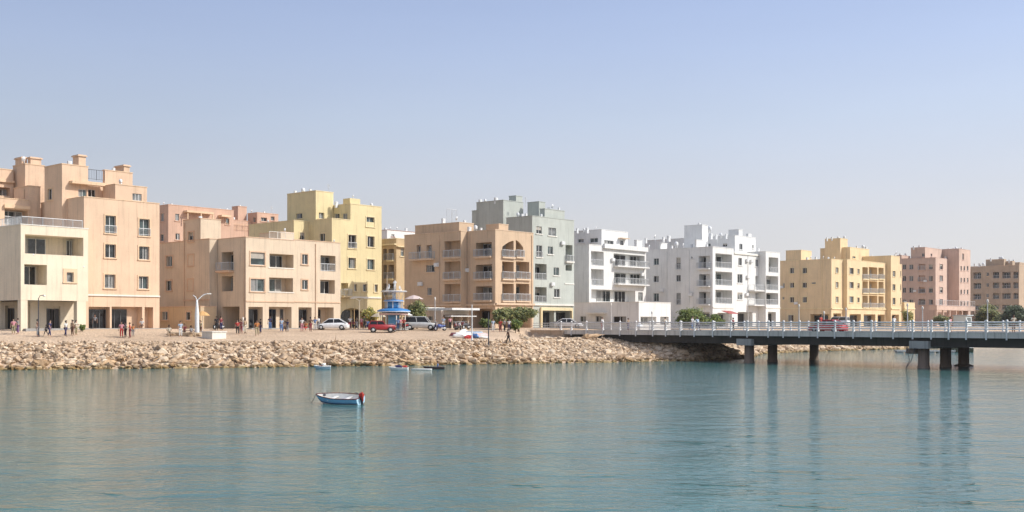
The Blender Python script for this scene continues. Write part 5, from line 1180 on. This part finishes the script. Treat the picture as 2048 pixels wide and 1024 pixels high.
def make_person(kind, sw):
    J = pose(kind, sw)
    def body():
        jn = []; ed = []
        def add(k, r, par=None):
            v = J[k] if isinstance(k, str) else k; jn.append((*v, r)); i = len(jn) - 1
            if par is not None: ed.append((par, i))
            return i
        p = add('pel', (.13, .10)); w = add('wai', (.115, .085), p); c = add('che', (.14, .095), w); n = add('nec', .05, c); h = add('hea', (.074, .09), n); add('top', (.062, .075), h); add('nose', .014, h)
        for s in 'lr':
            a = add('sh' + s, .05, c); b = add('el' + s, .036, a); d = add('wr' + s, .025, b); e_ = add('hd' + s, (.034, .018), d)
            hd = J['hdir' + s]; side = hd.orthogonal().normalized(); q = hd.cross(side)
            for k in range(4): f0 = J['hd' + s] + side * (.022 * (k - 1.5)) + hd * (.045 - .006 * abs(k - 1)); x_ = add(tuple(f0), .0085, e_); add(tuple(f0 + hd * (.04 - .005 * abs(k - 1)) + q * .012), .0075, x_)
            t0 = J['wr' + s] + hd * .03 + side * .04; x_ = add(tuple(t0), .010, d); add(tuple(t0 + hd * .035 + side * .01 + q * .01), .009, x_)
            a = add('hi' + s, .088, p); b = add('kn' + s, .056, a); d = add('an' + s, .036, b); add('to' + s, (.036, .026), d)
        return skin_mesh('person', jn, ed)
    def cloth(keys, edges, nm):
        jn = [(*J[k], r) if isinstance(k, str) else (*k, r) for k, r in keys]; return skin_mesh(nm, jn, edges)
    L = lambda a, b, t: tuple(J[a].lerp(J[b], t))
    shirt = cloth([('che', (.162, .118)), ('wai', (.145, .112)), (tuple(J['pel'] + Vector((0, 0, .03))), (.148, .118)), (tuple(J['che'].lerp(J['nec'], .55)), .075)] + [x for s in 'lr' for x in (('sh' + s, .066), (L('sh' + s, 'el' + s, .75), .056))], [(0, 1), (1, 2), (0, 3), (0, 4), (4, 5), (0, 6), (6, 7)], 'shirt')
    tr = cloth([('pel', (.142, .112))] + [x for s in 'lr' for x in (('hi' + s, .102), ('kn' + s, .074), (L('kn' + s, 'an' + s, .85), .058))], [(0, 1), (1, 2), (2, 3), (0, 4), (4, 5), (5, 6)], 'trousers')
    t = J['hea']; hair = cloth([(tuple(t + Vector((0, .02, .035))), (.084, .095)), (tuple(t + Vector((0, .035, .085))), (.07, .075)), (tuple(t + Vector((0, .07, -.02))), (.066, .04))], [(0, 1), (0, 2)], 'hair')
    return body(), shirt, tr, hair
PROT = {'stand': make_person('stand', .05), 'walk': make_person('walk', .7), 'stride': make_person('walk', -1.0), 'sit': make_person('sit', 0), 'hold': make_person('hold', .15)}
def col(n, c): return plain('cloth_' + n, c, .85, 0, .15)
CC = {'white': (.68, .68, .66), 'red': (.5, .04, .05), 'pink': (.66, .30, .34), 'navy': (.03, .04, .12), 'black': (.02, .02, .022), 'grey': (.25, .25, .26), 'blue': (.12, .22, .45), 'lightblue': (.40, .50, .62), 'tan': (.45, .33, .22), 'brown': (.16, .09, .06), 'orange': (.62, .25, .08), 'green': (.14, .2, .1), 'purple': (.2, .1, .24), 'maroon': (.22, .04, .05), 'khaki': (.35, .30, .18), 'cream': (.6, .55, .44)}
SK = [plain('skin_light', (.50, .30, .21), .6), plain('skin_brown', (.27, .14, .09), .6), plain('skin_dark', (.12, .065, .045), .6)]
HR = [plain('hair_black', (.015, .012, .012), .7), plain('hair_brown', (.06, .035, .02), .7)]
pn = [0]
def person(px, y, kd, rz, top, bot, lab, h=1.70, loc=None, hat=None):
    pn[0] += 1; x, yy, zz = loc or on(px, y); B_, S_, T_, H_ = PROT[kd]
    o = bpy.data.objects.new('person', B_); COL.objects.link(o); o.location = (x, yy, zz - (.0 if kd != 'sit' else .02)); o.rotation_euler = (0, 0, R(rz)); s = h / 1.72; o.scale = (s, s, s)
    tag(o, lab, 'person', 'people on the waterfront'); rr = random.Random(pn[0])
    o.material_slots[0].link = 'OBJECT'; o.material_slots[0].material = rr.choice(SK)
    for nm, me, mt in (('shirt', S_, col(top, CC[top])), ('trousers', T_, col(bot, CC[bot])), ('hair', H_, hat and col(hat, CC[hat]) or rr.choice(HR))):
        c = bpy.data.objects.new(nm, me); COL.objects.link(c); c.parent = o; c.material_slots[0].link = 'OBJECT'; c.material_slots[0].material = mt
    return o
PEOPLE = [
 (27, 118, 'stand', 20, 'pink', 'khaki', 'person in a pink top facing another, by the left column of the cream block'), (36, 118.5, 'hold', -60, 'grey', 'purple', 'person in grey top and purple trousers beside the left column of the cream block'),
 (75, 117, 'stand', 90, 'brown', 'grey', 'person in brown leaning at the thin dark lamp before the cream arcade', 1.85), (99, 117, 'walk', 80, 'navy', 'navy', 'person all in navy walking past the shop door of the cream block', 1.8), (92, 117.8, 'stride', -80, 'black', 'black', 'person all in black just behind the navy clad walker', 1.2),
 (131, 117.5, 'walk', 70, 'white', 'navy', 'person in a white shirt and dark trousers walking below the cream block', 1.75), (145, 118.5, 'stand', -30, 'tan', 'brown', 'person in tan top and brown trousers right of the white shirted walker'), (152, 119, 'hold', 60, 'cream', 'khaki', 'person in cream clothes by the right corner column of the cream block', 1.6),
 (243, 118.5, 'stand', 15, 'pink', 'red', 'person in pink top and red trousers before the wide dark opening', 1.75), (251, 119, 'stand', -40, 'grey', 'black', 'person in grey top between two red clad people before the wide dark opening', 1.65), (260, 118.5, 'hold', -70, 'red', 'maroon', 'person in a red top standing before the right pillar of the wide opening'), (266, 119.6, 'stand', 10, 'orange', 'grey', 'person in an orange top at the right end of the group before the opening', 1.4),
 (190, 128, 'stand', 0, 'grey', 'black', 'person in grey inside the wide dark opening of the apricot block'), (284, 129, 'sit', 0, 'white', 'brown', 'person in white sitting by the right end of the wide opening'), 
 (361, 121, 'stand', 30, 'lightblue', 'white', 'person in light blue top and white trousers left of the curved lamp', 1.8), (369, 123.5, 'sit', 0, 'maroon', 'brown', 'person in maroon sitting on the stone ring left of the lamp'), (382, 121.8, 'sit', 60, 'grey', 'tan', 'person in grey sitting at the foot of the curved lamp'), (401, 124.5, 'stand', -20, 'khaki', 'brown', 'person in khaki standing under the orange parasol', 1.6), (338, 121.5, 'sit', 20, 'cream', 'tan', 'person in cream sitting at the left end of the stone ring'),
 (433, 131, 'stand', 0, 'black', 'black', 'person in black beside the black motorcycle in the shade'), (442, 131.5, 'stand', 50, 'maroon', 'navy', 'person in maroon top right of the person in black by the motorcycle'),
 (475, 126, 'stand', 10, 'red', 'black', 'person in red shirt and black trousers before the corner of the peach block'), (482, 127, 'hold', -20, 'maroon', 'maroon', 'person all in maroon next to the red shirted one by the peach corner'), (490, 128, 'stand', 60, 'tan', 'cream', 'person in tan top and cream trousers against the peach corner pillar', 1.8),
 (514, 125, 'walk', 10, 'orange', 'khaki', 'person in orange shirt and khaki trousers walking before the first open bay', 1.85), (521, 129, 'stand', -50, 'black', 'navy', 'person in black behind the orange shirted walker'), (540, 136, 'stand', 0, 'navy', 'blue', 'person in dark blue at the second open bay of the peach block'),
 (563, 132, 'stand', 20, 'lightblue', 'blue', 'person in light blue before the second open bay'), (570, 133, 'sit', 0, 'tan', 'brown', 'person in tan sitting between two blue clad people'), (575, 132.5, 'stand', -30, 'navy', 'grey', 'person in navy top and grey trousers right of the sitting one in tan', 1.5),
 (604, 134, 'stand', 10, 'white', 'pink', 'person in white top and pink trousers before the third open bay'), (612, 135, 'sit', -20, 'orange', 'red', 'person in orange sitting before the third open bay'), (621, 134, 'hold', 40, 'brown', 'maroon', 'person in brown left of the bonnet of the white car', 1.8), (630, 136, 'stand', 0, 'blue', 'white', 'person in blue top and white trousers near the bonnet of the white car'), (637, 138, 'stand', 70, 'white', 'grey', 'person in white top and grey trousers behind the bonnet of the white car', 1.75),
 (700, 141, 'stand', 0, 'white', 'maroon', 'person in white shirt behind the tail of the white car'), (707, 142, 'sit', 30, 'maroon', 'black', 'person in maroon sitting by the ochre post'), (713, 142.5, 'walk', 90, 'tan', 'white', 'person in tan top and white trousers between the two posts'), (723, 142, 'stand', 10, 'pink', 'red', 'person in pink top right of the pale two armed post', 1.6), (729, 143.5, 'stand', -30, 'green', 'black', 'person in green top before the yellow flowering bush', 1.75), (735, 144.5, 'sit', 0, 'blue', 'navy', 'person in blue sitting before the yellow flowering bush'),
 (796, 138.5, 'stand', 0, 'blue', 'navy', 'person in blue before the right side of the kiosk'), (801, 139.5, 'stand', 40, 'pink', 'grey', 'person in pink right of the blue clad one by the kiosk'), (807.5, 138.5, 'hold', -10, 'red', 'black', 'person in red shirt and black trousers by the rear of the silver off road car', 1.75),
 (871, 140, 'walk', 100, 'grey', 'navy', 'person in grey walking by the nose of the silver off road car', 1.5), (887, 145, 'stand', 0, 'lightblue', 'white', 'person in light blue at the left corner of the pavilion'), (900, 145.6, 'stand', 30, 'pink', 'black', 'person in pink top inside the pavilion front'), (925, 146, 'sit', 0, 'maroon', 'tan', 'person in maroon sitting before the pavilion'),
 (986, 141, 'stand', 15, 'lightblue', 'white', 'person in light blue top and white trousers below the small olive tree'), (1001, 141, 'stand', -20, 'red', 'maroon', 'person in a red top below the gap between the two olive trees'), (1009, 142, 'hold', 50, 'grey', 'black', 'person in grey below the wide olive tree, right of the red clad one'), (1018, 142, 'stand', 0, 'white', 'navy', 'person in white top and dark trousers below the wide olive tree'), (1017, 129, 'walk', -70, 'brown', 'black', 'person in brown standing at the very edge of the rock bank'),
]
for p in PEOPLE: person(*p[:7], h=p[7] if len(p) > 7 else 1.7)
for px, off, kd, rz, t_, b_, lab, h in ((1204, 1.2, 'walk', 40, 'white', 'red', 'person in white top and red trousers on the left end of the bridge', 1.75), (1331, 1.3, 'walk', -140, 'cream', 'tan', 'person in cream walking on the bridge right of the annex', 1.7), (1395, 1.3, 'stride', 40, 'lightblue', 'navy', 'person in light blue on the bridge before the bright green tree', 1.75), (1384, 1.5, 'walk', 40, 'white', 'blue', 'person in white on the bridge just left of the one in light blue', 1.8), (1641, 1.4, 'walk', 40, 'red', 'maroon', 'person all in red walking on the bridge near the red car', 1.9), (1788, 1.3, 'stand', 30, 'white', 'khaki', 'person in white leaning at the rail above the right pillars', 1.75), (1900, 1.4, 'walk', 40, 'pink', 'tan', 'person in pink on the bridge before the pale shop awning', 1.6), (2027, 1.4, 'hold', 0, 'cream', 'brown', 'person in cream on the bridge at the far right', 1.75), (1467, 1.5, 'walk', -140, 'maroon', 'black', 'person in maroon on the bridge above the left pier', 1.6), (1256, 1.4, 'walk', 40, 'tan', 'navy', 'person in tan on the bridge before the grey annex wall', 1.6)):
    person(px, 0, kd, rz, t_, b_, lab, h, loc=bpt(px, off))
kl = KAY.location; person(0, 0, 'sit', 90, 'blue', 'red', 'paddler in a blue top sitting in the dark brown kayak', 1.5, loc=(kl.x + .35, kl.y, -.28))
# statues on the kiosk
e, zt_ = KIOSK
for nm, kd, dx, dz, s, rx in (('statue', 'hold', .15, .0, .85, 0), ('statue', 'sit', -.6, .02, .7, 0), ('statue', 'sit', .75, -.05, .6, 0)):
    o = bpy.data.objects.new(nm, PROT[kd][0]); COL.objects.link(o); o.parent = e; o.location = (dx, 0, zt_ + dz); o.scale = (s, s, s); o.rotation_euler = (0, 0, R(dx * 60)); o.material_slots[0].link = 'OBJECT'; o.material_slots[0].material = M_WHITEP
# awning and shop clutter on the right
x, y, zz = wpos(1458, 197), 197, 3.9
e = empty('market_awning', 'red awning stall at the foot of the white block right of the trees', 'stall', (x, y, zz), R(ROT)); m = MB(); m.loft([[(-1.6, -1, 2.5), (1.6, -1, 2.5), (1.6, .6, 3.0), (-1.6, .6, 3.0)], [(-1.6, -1, 2.42), (1.6, -1, 2.42), (1.6, .6, 2.92), (-1.6, .6, 2.92)]]); m.build('awning', RED2, e)
for sx in (-1.5, 1.5): m = MB(); m.bar((sx, -.9, 0), (sx, -.9, 2.4), .04); m.build('post', M_METAL, e)
m = MB(); m.box(-1.3, 1.3, -.6, 0, .0, .9); m.build('counter', M_TRIMW, e)
x, y = wpos(1925, 268), 268
e = empty('shop_stall', 'pale blue and white kiosk in front of the pink block terrace', 'stall', (x, y, 3.9), R(ROT)); m = MB(); m.box(-2, 2, -1.5, 1.5, -.5, 2.6); m.build('wall', stucco('kiosk_pale', (.66, .72, .72), .15), e); m = MB(); m.box(-2.3, 2.3, -1.9, 1.7, 2.61, 2.8); m.build('roof', stucco('kiosk_roof', (.5, .56, .6), .15), e)
m = MB(); m.box(-1.4, 1.4, -1.54, -1.503, 1, 2.1); m.build('window', M_GL[1], e)

# ================================================================ air
hz = MB(); hz.box(-900, 1500, -30, 1500, -5, 40); ho = hz.build('haze', M_METAL); ho['kind'] = 'stuff'
hm = bpy.data.materials.new('haze_air'); hm.use_nodes = True; hn = hm.node_tree; hn.nodes.remove(hn.nodes['Principled BSDF'])
pv = hn.nodes.new('ShaderNodeVolumePrincipled'); pv.inputs['Color'].default_value = (.96, .93, .92, 1); pv.inputs['Density'].default_value = HAZE; pv.inputs['Anisotropy'].default_value = .3
hn.links.new(pv.outputs[0], hn.nodes['Material Output'].inputs['Volume']); ho.data.materials.clear(); ho.data.materials.append(hm)
# ================================================================ camera, light, sky
cam = bpy.data.cameras.new('camera'); co = bpy.data.objects.new('camera', cam); COL.objects.link(co); scene.camera = co
co.location = (0, 0, EYE); co.rotation_euler = (R(90), 0, 0); cam.sensor_width = 36; cam.lens = 36 * F / 2048; cam.shift_y = (HY - 512) / 2048; cam.clip_end = 20000; cam.clip_start = .5
EL, AZ = 40.0, -10.0       # sun elevation, direction toward the sun measured from +x
sd = Vector((math.cos(R(EL)) * math.cos(R(AZ)), math.cos(R(EL)) * math.sin(R(AZ)), math.sin(R(EL))))
sl = bpy.data.lights.new('sun', 'SUN'); sl.energy = SUN_E; sl.angle = R(.6); sl.color = (1, .97, .91); so = bpy.data.objects.new('sun', sl); COL.objects.link(so); so.rotation_euler = sd.to_track_quat('Z', 'Y').to_euler()
wd = bpy.data.worlds.new('World'); scene.world = wd; wd.use_nodes = True; nt = wd.node_tree; bg = nt.nodes['Background']
sk = nt.nodes.new('ShaderNodeTexSky'); sk.sky_type = 'NISHITA'; sk.sun_disc = False; sk.sun_elevation = R(EL); sk.sun_rotation = R(90 - AZ); sk.altitude = 0; sk.air_density = AIR; sk.dust_density = DUST; sk.ozone_density = OZ
# pale haze band low in the sky, a little brighter toward the sun
tc = nt.nodes.new('ShaderNodeTexCoord'); sp = nt.nodes.new('ShaderNodeSeparateXYZ'); nt.links.new(tc.outputs['Generated'], sp.inputs[0])
rm = nt.nodes.new('ShaderNodeValToRGB'); nt.links.new(sp.outputs[2], rm.inputs[0]); els = rm.color_ramp.elements
for i, (pos, c) in enumerate(SKYR):
    e_ = els[i] if i < 2 else els.new(pos); e_.position = pos; e_.color = (*c, 1)
mxx = nt.nodes.new('ShaderNodeMath'); mxx.operation = 'MULTIPLY_ADD'; nt.links.new(sp.outputs[0], mxx.inputs[0]); mxx.inputs[1].default_value = .30; mxx.inputs[2].default_value = 1.0
sc2 = nt.nodes.new('ShaderNodeMath'); sc2.operation = 'MULTIPLY'; nt.links.new(mxx.outputs[0], sc2.inputs[0]); sc2.inputs[1].default_value = 1 / (2 ** EXPO * SKY_E)
vm = nt.nodes.new('ShaderNodeVectorMath'); vm.operation = 'SCALE'; nt.links.new(rm.outputs[0], vm.inputs[0]); nt.links.new(sc2.outputs[0], vm.inputs['Scale'])
fr = nt.nodes.new('ShaderNodeMapRange'); nt.links.new(sp.outputs[2], fr.inputs[0]); fr.inputs[1].default_value = .4; fr.inputs[2].default_value = 1.0; fr.inputs[3].default_value = .9; fr.inputs[4].default_value = 0
mk = nt.nodes.new('ShaderNodeMix'); mk.data_type = 'RGBA'; nt.links.new(fr.outputs[0], mk.inputs[0]); nt.links.new(sk.outputs[0], mk.inputs[6]); nt.links.new(vm.outputs[0], mk.inputs[7])
wn = nt.nodes.new('ShaderNodeTexNoise'); wn.inputs['Scale'].default_value = 2.2; wn.inputs['Detail'].default_value = 5; wm = nt.nodes.new('ShaderNodeMapping'); wm.inputs['Scale'].default_value = (1, 1, 5); nt.links.new(tc.outputs['Generated'], wm.inputs[0]); nt.links.new(wm.outputs[0], wn.inputs[0])
wr = nt.nodes.new('ShaderNodeMapRange'); nt.links.new(wn.outputs[0], wr.inputs[0]); wr.inputs[1].default_value = .3; wr.inputs[2].default_value = .7; wr.inputs[3].default_value = .975; wr.inputs[4].default_value = 1.025
wv_ = nt.nodes.new('ShaderNodeVectorMath'); wv_.operation = 'SCALE'; nt.links.new(mk.outputs[2], wv_.inputs[0]); nt.links.new(wr.outputs[0], wv_.inputs['Scale'])
nt.links.new(wv_.outputs[0], bg.inputs[0]); bg.inputs[1].default_value = SKY_E
scene.view_settings.view_transform = 'Standard'; scene.view_settings.look = 'None'; scene.view_settings.exposure = EXPO; scene.view_settings.gamma = 1
scene.cycles.max_bounces = 6; scene.cycles.diffuse_bounces = 3; scene.cycles.glossy_bounces = 3; scene.cycles.use_denoising = True
